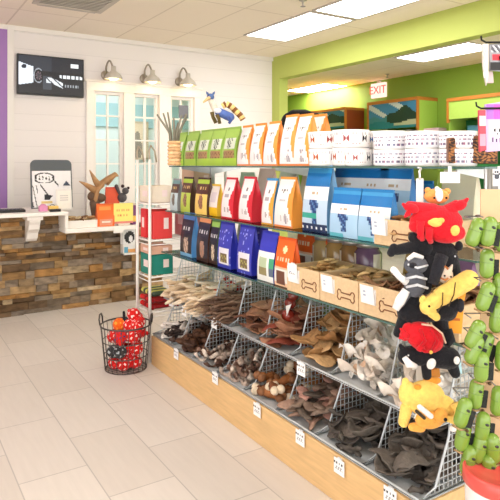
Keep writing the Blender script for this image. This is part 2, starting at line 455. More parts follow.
# ------------------------------------------------------------------ far wall displays
def mural(seed):
    rr = random.Random(seed); ph = rr.random() * 6
    def f(u, v):
        hill = .45 + .35 * math.exp(-((u - .75) / .25) ** 2) + .05 * math.sin(u * 19 + ph)
        if v < .25 + .06 * math.sin(u * 9 + ph): return (190, 196, 160) if u > .55 and v > .12 else (40, 132, 140)
        if v < hill: return (38, 66, 50) if u > .4 else (70, 140, 150)
        if math.sin(u * 11 + v * 9 + ph) > .55: return (214, 222, 222)
        return (70, 140, 185)
    return f
def wall_display(y0, y1, z0, z1, label, seed, dep, panel):
    # y0 nearest the viewer, y1 farthest; stands on the floor against the far wall
    t = thing('wall_display', label, 'display unit', (XF, (y0 + y1) / 2, 0), group='tall display units on the far wall')
    hy = (y1 - y0) / 2
    m = MB((196, 122, 46))
    m.bb((-dep - .02, -hy - .03, z1), (0, hy + .03, z1 + .05))
    for s in (-1, 1): m.bb((-dep - .02, s * (hy + .015) - .015, z0 - .05), (-dep + .02, s * (hy + .015) + .015, z1))
    m.build('trim_frame', 'wood', t)
    for q0, q1 in ((-hy - .02, -hy - .002), (hy + .002, hy + .02)):
        m = MB((150, 62, 36) if seed == 1 else (168, 206, 84)); m.bb((-dep + .02, q0, 0), (0, q1, z1)); m.build('side_panel', 'paint', t)
    m = MB()
    m.bb((-dep, -hy, z0), (-dep + .02, hy, z1), (120, 140, 110))
    m.grid(lambda u, v: (-dep - .003, hy - 2 * hy * u, z0 + (z1 - z0) * v), 48, 20, mural(seed) if panel is None else (lambda u, v: panel), smooth=False, flip=False)
    m.build('header_panel', 'printed card', t)
    m = MB((36, 120, 62)); m.bb((-.06, -hy, 0), (-.002, hy, z0)); m.build('back_panel', 'paint', t)
    for k in range(5):
        m = MB((44, 130, 70)); m.bb((-dep + .04, -hy, .3 + k * .36), (-.06, hy, .33 + k * .36)); m.build('shelf', 'paint', t)
def yx(x): return at_X(x, XF - .45)
wall_display(yx(345), yx(302), 2.08, 2.40, 'orange trimmed display with ocean mural below the brightly lit wall', 1, .45, None)
wall_display(yx(417), yx(369), 2.0, 2.42, 'orange trimmed display with mountain beach mural under the exit sign', 2, .45, None)
wall_display(yx(520), yx(449), 2.07, 2.33, 'display with plain lime header and orange trim at the right', 3, .45, (178, 212, 96))
for i, (x, c, l) in enumerate([(398, (235, 235, 232), 'white carton on the far display under the mountain mural'), (425, (225, 190, 200), 'pink carton on the far display beside the lime end panel'),
                               (470, (90, 160, 190), 'teal carton on the far display under the plain lime header')]):
    yv = yx(x); q = MB(c); q.bb((-.1, -.14, 0), (.1, .14, .2)); tag(q.build('carton', 'printed card', loc=(XF - .22, yv, .33 + .36 * 4 + .002), bevel=.004), l, 'carton')

# ------------------------------------------------------------------ TV
xa = at_Y(17.2, YB - .06); xb = at_Y(84, YB - .06); zt = H + (HZ - 54) / F * (YB / (FW.y + RT.y * (17 - 250) / F)); zb = zt - .44
t = thing('television', 'black flat television mounted high on the white wall', 'television', ((xa + xb) / 2, YB - .06, zb), rotz=0)
w = xb - xa
m = MB((30, 30, 32)); m.bb((-w / 2, .0, 0), (w / 2, .05, zt - zb)); m.build('housing', 'plastic', t, bevel=.006)
m = MB((60, 60, 62)); m.bb((-.1, .045, .12), (.1, .065, .3)); m.build('wall_bracket', 'metal', t)
hh = zt - zb
def tvpic(u, v):
    x = u; y_ = v
    cx, cy = .30, .48; dx = (x - cx) * 1.75; dy = (y_ - cy); rr_ = math.hypot(dx * 1.5, dy)
    if .80 < x < .93 and .76 < y_ < .87: return (235, 238, 240)
    if .62 < x < .985 and abs(y_ - .50 + .05 * (x - .62)) < .045 and math.sin(x * 92) > -.6: return (228, 232, 235)
    if .70 < x < .93 and abs(y_ - .235) < .035 and math.sin(x * 150) > -.1: return (150, 155, 160)
    if .42 < x < .68:
        if abs(y_ - (.36 - .75 * (x - .52))) < .075 and y_ < .44 and y_ > .16: return (225, 230, 234) if math.sin(x * 60 + y_ * 40) > -.55 else (70, 75, 82)
        if .42 < x < .5 and .3 < y_ < .42: return (205, 210, 215)
    if rr_ < .05: return (60, 58, 62)
    if rr_ < .12: return (110, 90, 96) if math.sin(math.atan2(dy, dx) * 8) > 0 else (38, 40, 46)
    if rr_ < .17: return (16, 17, 20)
    if rr_ < .20 and x < .34: return (150, 156, 164)
    if x < .22 and .2 + .35 * x < y_ < .82 - .5 * x:
        if math.hypot((x - .08) * 1.6, y_ - .70) < .06: return (40, 45, 55)
        return (218, 226, 236)
    if .36 < x < .5 and y_ < .48 and y_ > .12: return (62, 66, 74)
    if y_ > .62: return (48, 52, 60) if x < .5 else (36, 38, 44)
    return (26, 27, 31)
m = MB(); m.grid(lambda u, v: (-w / 2 + .014 + (w - .028) * u, -.002, .022 + (hh - .036) * v), 96, 54, tvpic, smooth=False); m.build('screen', 'lit screen', t)

# ------------------------------------------------------------------ barn sconces
for i, (x, l) in enumerate([(113.5, 'left barn light with warm bulb over the first window'), (152.5, 'middle barn light between the first and second windows'), (188, 'right barn light above the stacked green bags')]):
    Y0 = YB - .20; X = at_Y(x, Y0); z = 2.44
    t = thing('wall_sconce', l, 'wall lamp', (X, YB, z), group='grey gooseneck barn lights')
    m = MB((176, 168, 156)); m.lathe([(.055, 0), (.055, .012), (.04, .022), (.0, .024)], rot=Matrix.Rotation(PI / 2, 3, 'X'), c=(-.03, 0, .02)); m.build('wall_plate', 'metal', t)
    pts = [(-.03, -.02, .02)] + [(-.03 + .03 * k / 8, -.03 - .17 * k / 8, .06 + .12 * math.sin(PI * (.15 + .85 * k / 8))) for k in range(9)]
    m = MB((176, 168, 156)); m.tube(pts, .011); m.build('gooseneck', 'metal', t)
    m = MB((202, 196, 184)); m.lathe([(.028, .12), (.03, .07), (.05, .05), (.085, .02), (.10, -.01), (.106, -.03), (.1, -.03), (.094, -.01), (.08, .012), (.045, .04), (.02, .05)], c=(0, -.2, -.02)); sh_ = m.build('lamp_shade', 'paint', t)
    m = MB(); m.ell((0, -.2, -.02), (.06, .06, .045)); m.build('bulb', 'lamp bulb', sh_)

# ------------------------------------------------------------------ sales counter
YS = 5.62; YC = 5.40; ZU = .965; ZL = .80
XM = at_Y(68.5, YC); XR = at_Y(139, YC)
t = thing('sales_counter', 'white topped sales counter with stacked stone front', 'counter', (0, YS, 0))
m = MB((120, 92, 62)); 
pal = [(148, 116, 78), (128, 100, 70), (170, 140, 100), (164, 122, 74), (112, 92, 72), (148, 126, 98), (172, 150, 120), (122, 108, 92), (138, 122, 104), (108, 86, 64), (156, 124, 84), (132, 120, 108)]
m.bb((-.3, .06, 0), (2.5, .5, ZL - .05), (92, 72, 52))
z = 0; 
while z < ZL - .05:
    hgt = min(R.choice([.028, .036, .045, .055, .07]), ZL - .05 - z)
    x = -.3 - R.random() * .2
    while x < 2.5:
        L = R.uniform(.07, .27); d = R.uniform(0, .05); c0 = R.choice(pal); j = R.randint(-14, 14)
        x1_ = min(x + L, 2.5); xs_ = max(x, -.3)
        if x1_ - xs_ > .01: m.bb((xs_ + .001, d - .01, z + .001), (x1_ - .001, .07, z + hgt - .001), (c0[0] + j, c0[1] + j, c0[2] + j))
        x += L
    z += hgt
zz = z
while zz < ZU - .04:
    hgt = min(.04, ZU - .04 - zz); x = -.3
    while x < XM:
        L = R.uniform(.1, .3); c0 = R.choice(pal); m.bb((x + .001, R.uniform(0, .03), zz + .001), (min(x + L, XM) - .001, .4, zz + hgt - .001), c0); x += L
    zz += hgt
m.build('stone_front', 'stone', t)
m = MB((247, 242, 236)); m.bb((-.4, YC - YS, ZU - .035), (XM, .55, ZU)); m.build('countertop', 'paint', t, bevel=.006)
m = MB((247, 242, 236)); m.bb((XM - .03, YC - YS - .001, ZL - .04), (XR, .55, ZL)); m.bb((XM - .03, YC - YS + .001, ZL), (XM, .54, ZU - .036)); m.build('lower_countertop', 'paint', t, bevel=.006)
xc = at_Y(35, YC + .03)
m = MB((247, 242, 236)); pr = [(0, 0), (.19, 0), (.19, -.05), (.165, -.075), (.15, -.12), (.09, -.16), (.07, -.21), (.03, -.24), (0, -.24)]
m.prism(pr, (xc, .0, ZU - .037), (0, -1, 0), (0, 0, 1), .10); m.bb((xc - .07, -.20, ZU - .07), (xc + .07, .0, ZU - .036)); m.build('corbel', 'paint', t, bevel=.004)

YD = 5.75
def cx_(x, Yp=YD): return at_Y(x, Yp)
# leaning sign board with dark header
xa = cx_(32, 5.9); xb = cx_(73.5, 5.9); w = xb - xa; hB = .49
t = thing('sign_board', 'white board with dark rounded header and black ink drawing on the counter', 'sign', ((xa + xb) / 2, 5.92, ZU + .001), rot=(rad(-7), 0, 0))
def roundrect(w, h, r):
    p = []
    for cxx, cyy, a0 in ((w / 2 - r, h - r, 0), (-w / 2 + r, h - r, 90)):
        for k in range(6): a = rad(a0 + k * 18); p.append((cxx + r * math.cos(a), cyy + r * math.sin(a)))
    return p + [(-w / 2, 0), (w / 2, 0)]
m = MB((86, 92, 96)); m.prism(roundrect(w, hB, .05), (0, .012, 0), (1, 0, 0), (0, 0, 1), .02); m.build('backing', 'paint', t)
def ink(u, v):
    # lettered banner
    if .06 < u < .56 and .66 < v < .95:
        e = abs(math.hypot((u - .31) / .25, (v - .80) / .14) - 1)
        if e < .1: return (40, 40, 44)
        if abs(v - .80 + .10 * (u - .3)) < .055 and math.sin(u * 75) + .5 * math.sin(v * 60 + u * 30) > .55: return (36, 36, 40)
    if .56 < u < .66 and abs(v - (.72 - 1.2 * (u - .56))) < .03: return (40, 40, 46)
    if abs(v - (.62 - 1.5 * (u - .2))) < .03 and .2 < u < .42: return (30, 30, 34)
    if .3 < u < .55 and v < .36 - .2 * (u - .3) and v > .2 + 1.1 * max(0, u - .42): return (40, 42, 46)
    if .78 < u < .98 and .58 < v < .72 - 1.3 * abs(u - .88): return (58, 70, 92)
    if u < .14 and v < .6 and math.sin(u * 70 + v * 12) > .75: return (60, 60, 64)
    if .22 < u < .5 and .1 < v < .17: return (222, 196, 130)
    return (244, 243, 244)
m = MB(); m.grid(lambda u, v: (-w / 2 + .012 + (w - .024) * u, -.0005, .01 + (hB * .77 - .01) * v), 60, 60, ink, smooth=False); m.build('drawing', 'printed card', t)
# keyboard
t = thing('keyboard', 'black keyboard lying on the counter at the left edge', 'keyboard', (cx_(-6, 5.6), 5.6, ZU + .001))
m = MB((28, 28, 30)); m.bb((-.25, -.07, 0), (.26, .08, .025)); m.build('body', 'plastic', t, bevel=.006)
m = MB((48, 48, 52))
for r_ in range(4):
    for k in range(14): m.bb((-.235 + k * .035, -.058 + r_ * .033, .025), (-.206 + k * .035, -.032 + r_ * .033, .031))
m.build('keys', 'plastic', t)
t = thing('notice_holder', 'small white notice in a clear stand before the sign board', 'sign', (cx_(64.5, 5.62), 5.62, ZU + .001), rot=(rad(-8), 0, 0))
m = MB((232, 228, 222)); m.bb((-.075, 0, 0), (.075, .006, .2)); m.build('frame', 'plastic', t, bevel=.002)
m = MB((243, 236, 226)); m.grid(lambda u, v: (-.06 + .12 * u, -.001, .015 + .17 * v), 12, 16, lambda u, v: (206, 200, 196) if (.2 < u < .8 and .35 < v < .8 and int(v * 16) % 2) else (244, 238, 228), smooth=False); m.build('paper', 'printed card', t)
m = MB((226, 150, 190)); m.bb((-.035, -.03, 0), (.035, .03, .05)); m.ell((0, 0, .05), (.03, .026, .02)); tag(m.build('sticky_note_cube', 'printed card', loc=(cx_(43, 5.55), 5.55, ZU + .001)), 'pink note cube on the counter beside the yellow one', 'notes')
m = MB((240, 202, 110)); m.bb((-.045, -.03, 0), (.045, .03, .045)); tag(m.build('sticky_note_cube', 'printed card', loc=(cx_(53, 5.58), 5.58, ZU + .001), bevel=.003), 'yellow note cube on the counter behind the black box', 'notes')
m = MB((40, 40, 42)); m.bb((-.05, -.02, 0), (.05, .02, .025)); tag(m.build('card_reader', 'plastic', loc=(cx_(55, 5.45), 5.45, ZU + .001), bevel=.004), 'small black card reader at the front edge of the counter', 'card reader')
t = thing('eyeglasses', 'black rimmed eyeglasses on the counter right of the notice', 'glasses', (cx_(79, 5.6), 5.6, ZL + .17))
t.location = (XM - .03, 5.75, ZU + .001)
for s in (-1, 1):
    m = MB((52, 46, 46)); m.tube([(s * .033 + .027 * math.cos(a * PI / 8), 0, .024 + .022 * math.sin(a * PI / 8)) for a in range(16)], .003, n=6, closed=True); m.build('rim', 'plastic', t)
    m = MB((52, 46, 46)); m.tube([(s * .06, 0, .03), (s * .062, .08, .028), (s * .06, .12, .01)], .003, n=6); m.build('temple', 'plastic', t)

# things on the lower counter
ZLs = ZL + .001
t = thing('wooden_tray', 'low white tray of mixed chews on the lower counter', 'tray', (cx_(83, 5.5), 5.52, ZLs))
m = MB((240, 233, 226)); m.bb((-.17, -.07, 0), (.17, .12, .008))
for a, b in (((-.17, -.07), (.17, -.06)), ((-.17, .11), (.17, .12)), ((-.17, -.06), (-.16, .11)), ((.16, -.06), (.17, .11))): m.bb((a[0], a[1], .008), (b[0], b[1], .07))
m.build('tray', 'paint', t)
CHW = [(190, 160, 120), (158, 122, 82), (205, 180, 145), (120, 88, 60)]
for k in range(14):
    m = MB(CHW[k % 4]); m.cap((-.03, 0, 0), (.03, 0, 0), .012, .016)
    tag(m.build('dog_chew', 'chew', loc=(t.location.x - .13 + .04 * (k % 7), 5.49 + .06 * (k // 7), ZLs + .07 + .012 * (k % 3)), rot=(0, 0, R.random() * 3)), 'short tan chew in the white tray on the lower counter', 'dog chew', 'chews in the counter tray')
t = thing('antler', 'brown palmate antler with tall prongs standing on the counter', 'antler', (cx_(101, 5.62), 5.62, ZLs))
m = MB((170, 128, 84))
def pp(px, py, dy=0): 
    d = 5.62 / (FW.y + RT.y * (101 - 250) / F); return ((px - 101) / F * d / math.cos(YAW) * .92, dy, H - (py - HZ) / F * d - ZLs)
m.tube([pp(96, 209), pp(95, 200), pp(97, 190), pp(102, 183), pp(108, 179), pp(115, 174)], [.03, .05, .06, .06, .07, .05], n=10, flat=.45)
m.tube([pp(98, 192, .0), pp(91, 187), pp(85, 183), pp(81, 181)], [.045, .03, .016, .004], n=8)
m.tube([pp(101, 188), pp(96, 181), pp(93, 175), pp(90.5, 170)], [.045, .028, .016, .004], n=8)
m.tube([pp(106, 184), pp(111, 178), pp(114, 175), pp(117, 176)], [.05, .045, .04, .02], n=8, flat=.5)
m.build('beam', 'antler', t)
m = MB((96, 70, 50)); m.ell(pp(93, 196), (.05, .03, .05)); m.ell(pp(99, 198), (.075, .03, .05)); m.cap(pp(95, 203), (-.03, 0, .02), .05, .05); m.lathe([(.07, 0), (.07, .015), (.02, .03)], c=(-.03, 0, 0)); m.build('base_knot', 'antler', t)

# generic upright packet used all over the shop (front faces local -y unless turned)
def bag_mesh(parent, w, h, d, fn, side, matname='printed film', nx=16, ny=24, top=.12, lean=0.0, taper=0.0, seal=None):
    def dep(v): return d * (1 - v ** 2.0) * (.85 + .15 * math.sin(v * PI)) + .006 if v > .02 else d * .92
    def W(v): return w * (1 - taper * v)
    m = MB()
    def front(u, v):
        b = .10 * d * math.sin(PI * u) * math.sin(PI * min(v * 1.15, 1))
        return (-W(v) / 2 + W(v) * u, -dep(v) / 2 - b, h * v)
    m.grid(front, nx, ny, fn)
    m.grid(lambda u, v: (W(v) / 2 - W(v) * u, dep(v) / 2 + .06 * d * math.sin(PI * u) * math.sin(PI * v), h * v), 4, 8, lambda u, v: side)
    m.add([(-w / 2, -d * .46, 0), (w / 2, -d * .46, 0), (w / 2, d * .46, 0), (-w / 2, d * .46, 0)], [(0, 3, 2, 1)], side)
    fp_ = m.build('front_panel', matname, parent)
    for s in (-1, 1):
        g = MB(side)
        def gus(u, v):
            dd = dep(v); e = .18 * d * (1 - abs(2 * u - 1)) * v
            return (s * (W(v) / 2 - e), -dd / 2 + dd * u, h * v)
        g.grid(gus, 4, 10, lambda u, v: side, flip=(s < 0)); g.build('side_gusset', matname, parent)
    sl = MB(seal or side); sl.bb((-W(1) / 2, -.004, h - .001), (W(1) / 2, .004, h + .012)); sl.build('top_seal', matname, fp_)
def packet(name, label, cat, loc, w, h, d, fn, side, rotz, group=None, **k):
    t = thing(name, label, cat, loc, rotz, group); bag_mesh(t, w, h, d, fn, side, **k); return t

def simple_front(base, bands):
    """bands: list of (u0,u1,v0,v1,colour), later wins"""
    def f(u, v):
        c = base
        for b in bands:
            if b[0] <= u <= b[1] and b[2] <= v <= b[3]: c = b[4]
        return c
    return f
packet('treat_bag', 'orange treat bag with pink label on the lower counter', 'treat bag', (cx_(105, 5.48), 5.48, ZLs), .17, .21, .07,
       simple_front((240, 110, 40), [(.1, .9, .05, .35, (226, 150, 120)), (.25, .75, .15, .25, (246, 226, 210)), (.1, .8, .75, .9, (250, 150, 70))]), (226, 96, 34), 0)
packet('treat_bag', 'red orange treat bag standing behind the yellow card', 'treat bag', (cx_(112, 5.72), 5.72, ZLs), .14, .36, .07,
       simple_front((236, 84, 44), [(.2, .8, .3, .6, (240, 130, 80))]), (214, 70, 36), 0)
t = thing('price_card', 'bright yellow price card on the lower counter edge', 'sign', (cx_(123.5, 5.45), 5.45, ZLs))
m = MB((246, 226, 110)); m.grid(lambda u, v: (-.1 + .2 * u, 0, .02 + .20 * v), 20, 20, lambda u, v: (226, 150, 80) if (.62 < v < .72 and .15 < u < .85 and math.sin(u * 50) > 0) or (.35 < v < .45 and .2 < u < .7 and math.sin(u * 40) > .2) else ((246, 232, 128) if v > .12 else (232, 140, 130)), smooth=False)
m.bb((-.1, .001, .02), (.1, .006, .22), (238, 214, 110)); m.build('card', 'printed card', t)
m = MB((220, 205, 190)); m.bb((-.06, -.02, 0), (.06, .04, .02)); m.build('stand', 'plastic', t)
m = MB((92, 88, 92)); m.ell((0, 0, .05), (.05, .05, .05)); m.ell((.03, -.02, .12), (.035, .035, .035)); m.cap((-.03, 0, .1), (-.06, 0, .17), .015, .02); m.ell((.06, -.02, .15), .015, (60, 40, 40)); m.ell((.0, -.02, .17), .018, (70, 50, 50))
tag(m.build('dog_toy', 'plush', loc=(cx_(122, 5.7), 5.7, ZLs + .21)), 'dark knobbly toy on the box behind the yellow card', 'dog toy')
m = MB((206, 196, 186)); m.bb((-.13, -.09, 0), (.13, .09, .2)); tag(m.build('carton', 'printed card', loc=(cx_(123, 5.72), 5.72, ZLs), bevel=.004), 'pale carton standing behind the yellow card', 'carton')
t = thing('book', 'small purple and orange book standing at the counter end', 'book', (cx_(133.5, 5.5), 5.5, ZLs))
m = MB((118, 60, 110)); m.bb((-.03, -.04, 0), (.035, .05, .19)); m.build('cover', 'printed card', t, bevel=.003)
m = MB((236, 190, 90)); m.bb((-.032, -.042, .03), (.037, -.0405, .09)); m.build('label', 'printed card', t)
m = MB((246, 242, 236)); m.bb((-.05, -.004, 0), (.05, .002, .05)); tag(m.build('price_tag', 'printed card', loc=(cx_(118.5, YC - .006), YC - .006, ZL - .065)), 'white tag on the edge of the lower counter', 'price tag')
t = thing('brochure_holder', 'white rack of black and white leaflets below the counter end', 'brochure rack', (cx_(130, 5.5), 5.50, .50))
m = MB((238, 234, 228)); m.bb((-.08, .05, 0), (.08, .06, .27)); m.bb((-.08, -.03, 0), (.08, .06, .012)); m.bb((-.08, -.03, 0), (-.072, .06, .1)); m.bb((.072, -.03, 0), (.08, .06, .1)); m.build('holder', 'plastic', t)
m = MB(); m.grid(lambda u, v: (-.068 + .136 * u, .03, .014 + .25 * v), 14, 22, lambda u, v: (34, 34, 36) if math.hypot((u - .55) * .6, v - .62) < .24 and math.hypot((u - .65) * .8, v - .55) > .13 else ((90, 160, 190) if v < .25 and u < .45 else ((230, 170, 100) if v < .12 else (226, 226, 226))), smooth=False); m.bb((-.068, .031, .014), (.068, .045, .264), (220, 220, 220)); m.build('leaflet', 'printed card', t)
m = MB((60, 56, 54)); m.bb((-.06, .06, .1), (.06, .12, .2)); m.build('bracket', 'metal', t)
#@@SHELF
# ================================================================== DISPLAY GONDOLA
Y0, Y1 = 1.36, 3.75; XB = 1.575; XCn = 2.05
ZA, ZBs, ZCs = .785, 1.075, 1.394
gon = thing('display_gondola', 'long shop display with wooden base, wire dividers and glass shelves', 'display shelf', (XCn, (Y0 + Y1) / 2, 0))
def gl(p): return (p[0] - XCn, p[1] - (Y0 + Y1) / 2, p[2])
WD = (222, 184, 130)
m = MB(WD)
m.bb(gl((XB, Y0, .0)), gl((XB + .022, Y1, .200))); m.build('front_board', 'light wood', gon, bevel=.003)
m = MB(WD); m.bb(gl((XB + .023, Y1 - .022, 0)), gl((2.52, Y1, .2))); m.build('end_board', 'light wood', gon)
m = MB(WD); m.bb(gl((XB + .023, Y0, 0)), gl((2.52, Y0 + .022, .2))); m.build('end_board', 'light wood', gon)
m = MB((206, 164, 108)); m.bb(gl((XB + .023, Y0 + .023, .185)), gl((2.52, Y1 - .023, .2))); m.build('base_deck', 'light wood', gon)
GW = (196, 202, 206)
for y in (Y0 + .02, (Y0 + Y1) / 2, Y1 - .02):
    m = MB((206, 208, 208)); m.bb(gl((XCn - .015, y - .015, .2)), gl((XCn + .015, y + .015, 1.385))); m.build('upright', 'metal', gon)
    for zz, xf in ((ZA, 1.72), (ZBs, 1.76), (ZCs, 1.80)):
        for s in (-1, 1):
            m = MB((206, 208, 208)); L = XCn - xf
            m.prism([(.016, -.001), (L, -.001), (L, -.014), (.016, -.05)], gl((XCn, y, zz - .009)), (s, 0, 0), (0, 0, 1), .006); m.build('bracket', 'metal', gon)
# wire mesh
def mesh_panel(name, quad, step, r, label=None, col=GW):
    """wire grid filling the corner loop quad (four 3d points a,b,c,d), thicker rim"""
    a, b, c, d = [Vector(gl(p)) for p in quad]
    m = MB(col)
    nu = max(2, int(((b - a).length + (c - d).length) / 2 / step)); nv = max(2, int(((d - a).length + (c - b).length) / 2 / step))
    for i in range(1, nu):
        t_ = i / nu; m.wire(a.lerp(b, t_), d.lerp(c, t_), r)
    for j in range(1, nv):
        t_ = j / nv; m.wire(a.lerp(d, t_), b.lerp(c, t_), r)
    m.tube([a, b, c, d], r * 2.6, n=6, closed=True)
    return m.build(name, 'wire', gon)
XL = 1.585
dv = [Y0 + .012] + [Y0 + (Y1 - Y0) * k / 8 for k in range(1, 8)] + [Y1 - .012]
ZLB, ZUB, XUF = .212, .462, 1.665
def divider(y, pts, name='wire_divider', step=.024):
    # polygonal side panel in the plane y: pts front edge polyline (x,z) bottom to top, back edge at XCn-.02
    m = MB(GW); zb, zt_ = pts[0][1], pts[-1][1]; xb = XCn - .022
    def xfront(z):
        for (xa, za), (xc, zc_) in zip(pts, pts[1:]):
            if za <= z <= zc_ + 1e-6: return xa + (xc - xa) * ((z - za) / max(zc_ - za, 1e-6))
        return pts[-1][0]
    z = zb + step
    while z < zt_ - .005: m.wire(gl((xfront(z), y, z)), gl((xb, y, z)), .0019); z += step
    x = xb - step
    while x > pts[0][0] + .01:
        zs = [q / 60 * (zt_ - zb) + zb for q in range(61)]
        ok = [q for q in zs if xfront(q) <= x]
        if ok: m.wire(gl((x, y, zb)), gl((x, y, ok[-1])), .0019)
        x -= step
    loop = [gl((p[0], y, p[1])) for p in pts] + [gl((xb, y, zt_)), gl((xb, y, zb))]
    m.tube(loop, .0048, n=6, closed=True)
    m.build(name, 'wire', gon)
for y in dv:
    divider(y, [(XL + .005, ZLB + .002), (XL + .085, ZLB + .024), (1.745, .40), (1.75, ZUB - .014)])
    divider(y, [(XUF + .005, ZUB + .002), (XUF + .075, ZUB + .03), (1.80, .70), (1.805, ZA - .062)])
mesh_panel('wire_back', [(XCn - .018, Y0 + .01, ZLB), (XCn - .018, Y1 - .01, ZLB), (XCn - .018, Y1 - .01, ZA - .06), (XCn - .018, Y0 + .01, ZA - .06)], .025, .0019)
mesh_panel('wire_back', [(2.45, Y0 + .01, ZLB), (2.45, Y1 - .01, ZLB), (2.45, Y1 - .01, ZA - .06), (2.45, Y0 + .01, ZA - .06)], .03, .0015)
mesh_panel('wire_end', [(XCn + .01, Y0 + .01, ZLB), (2.44, Y0 + .01, ZLB), (2.44, Y0 + .01, ZA - .06), (XCn + .01, Y0 + .01, ZA - .06)], .024, .0019)
# tray floors: fine sheet with rolled front rail
for nm, xf, zf in (('lower_tray', XL, ZLB), ('upper_tray', XUF, ZUB)):
    m = MB((186, 190, 192)); m.bb(gl((xf, Y0 + .006, zf - .008)), gl((XCn - .03, Y1 - .006, zf - .005))); m.build(nm, 'paint', gon)
    m = MB((184, 188, 190)); m.tube([gl((xf, Y0 + .004, zf + .004)), gl((xf, Y1 - .004, zf + .004))], .0045)
    m.build('front_rail', 'wire', gon)
m = MB((176, 182, 186)); m.bb(gl((XCn + .03, Y0 + .006, ZUB - .008)), gl((2.44, Y1 - .006, ZUB - .005))); m.build('rear_tray', 'metal', gon)

# glass shelves
def glass_shelf(xf, xb, ya, yb, z, label):
    t = thing('glass_shelf', label, 'glass shelf', ((xf + xb) / 2, (ya + yb) / 2, z), group=None)
    hx = (xb - xf) / 2; hy = (yb - ya) / 2
    m = MB(); m.bb((-hx + .003, -hy + .003, -.008), (hx - .003, hy - .003, 0)); m.build('glass_sheet', 'shelf glass', t)
    m = MB((70, 104, 96)); 
    for s in (-1, 1): m.bb((s * hx - .003, -hy, -.008), (s * hx + .003, hy, 0)); m.bb((-hx + .003, s * hy - .003, -.008), (hx - .003, s * hy + .003, 0))
    m.build('polished_edge', 'glossy plastic', t)
ym = (Y0 + Y1) / 2
for z, xf, nm in ((ZA, 1.66, 'lowest'), (ZBs, 1.69, 'middle'), (ZCs, 1.72, 'top')):
    glass_shelf(xf, 2 * XCn - xf, ym + .003, Y1 + .015, z, nm + ' glass shelf in the half of the display towards the counter')
    glass_shelf(xf, 2 * XCn - xf, 1.21, ym - .003, z, nm + ' glass shelf in the half of the display nearest the viewer')

# ------------------------------------------------------------------ wooden treat crates with bone cut-outs
def bone_outline():
    return [(-.032, .000), (-.034, .008), (-.043, .015), (-.052, .010), (-.053, .002), (-.049, -.003), (-.053, -.008), (-.052, -.016), (-.043, -.020), (-.034, -.013)]
def crate(ya, yb, z, xf, dep, h, label, tagx):
    t = thing('wooden_crate', label, 'crate', (xf, (ya + yb) / 2, z), -PI / 2)     # local -y faces the aisle
    w = yb - ya; col = (222, 192, 150)
    m = MB(col); m.bb((-w / 2, 0, 0), (w / 2, .012, h)); fb_ = m.build('front_board', 'light wood', t, bevel=.002)
    m = MB((208, 178, 136)); m.bb((-w / 2, .0125, 0), (-w / 2 + .01, dep, h)); m.bb((w / 2 - .01, .0125, 0), (w / 2, dep, h)); m.bb((-w / 2 + .01, dep - .01, 0), (w / 2 - .01, dep, h)); m.bb((-w / 2 + .01, .0125, 0), (w / 2 - .01, dep - .01, .008)); m.build('box', 'light wood', t)
    # scorched outline of a bone on the front
    L = [(-.028, .010), (-.034, .020), (-.046, .022), (-.054, .012), (-.050, .0), (-.054, -.012), (-.046, -.022), (-.034, -.020), (-.028, -.010)]
    loop = L + [(-x, zz) for x, zz in reversed(L)]
    m = MB((120, 70, 30)); m.tube([(x + tagx[1], -.001, zz + h * .42) for x, zz in loop], .0028, n=5, closed=True); m.build('bone_outline', 'wood', fb_)
    m = MB((246, 246, 246)); m.grid(lambda u, v: (tagx[0] - .038 + .076 * u, -.010 - .008 * v, h * .40 + .075 * v), 10, 10, lambda u, v: (170, 180, 200) if (.3 < v < .75 and .15 < u < .85 and int(v * 10) % 2 == 0 and math.sin(u * 55) > -.3) else (247, 247, 247), smooth=False)
    m.bb((tagx[0] - .038, -.006, h * .4 - .002), (tagx[0] + .038, -.001, h * .4 + .06)); m.build('price_card', 'printed card', t)
    return t
XA = 1.662
cr = []
edges = [2.265, 2.012, 1.760, 1.510, 1.262]
for i, l in enumerate(['wooden crate with bone outline right of the orange bags', 'second wooden crate from the orange bags', 'third wooden crate from the orange bags, holding dark jerky', 'wooden crate nearest the viewer, behind the hanging plush toys']):
    cr.append(crate(edges[i + 1] + .003, edges[i] - .003, ZA + .001, XA, .30, .125, l, (-.06, .05)))
crate(1.435, 1.70, ZBs + .001, 1.693, .28, .105, 'wooden crate on the middle shelf beside the blue bags', (-.095, .02))

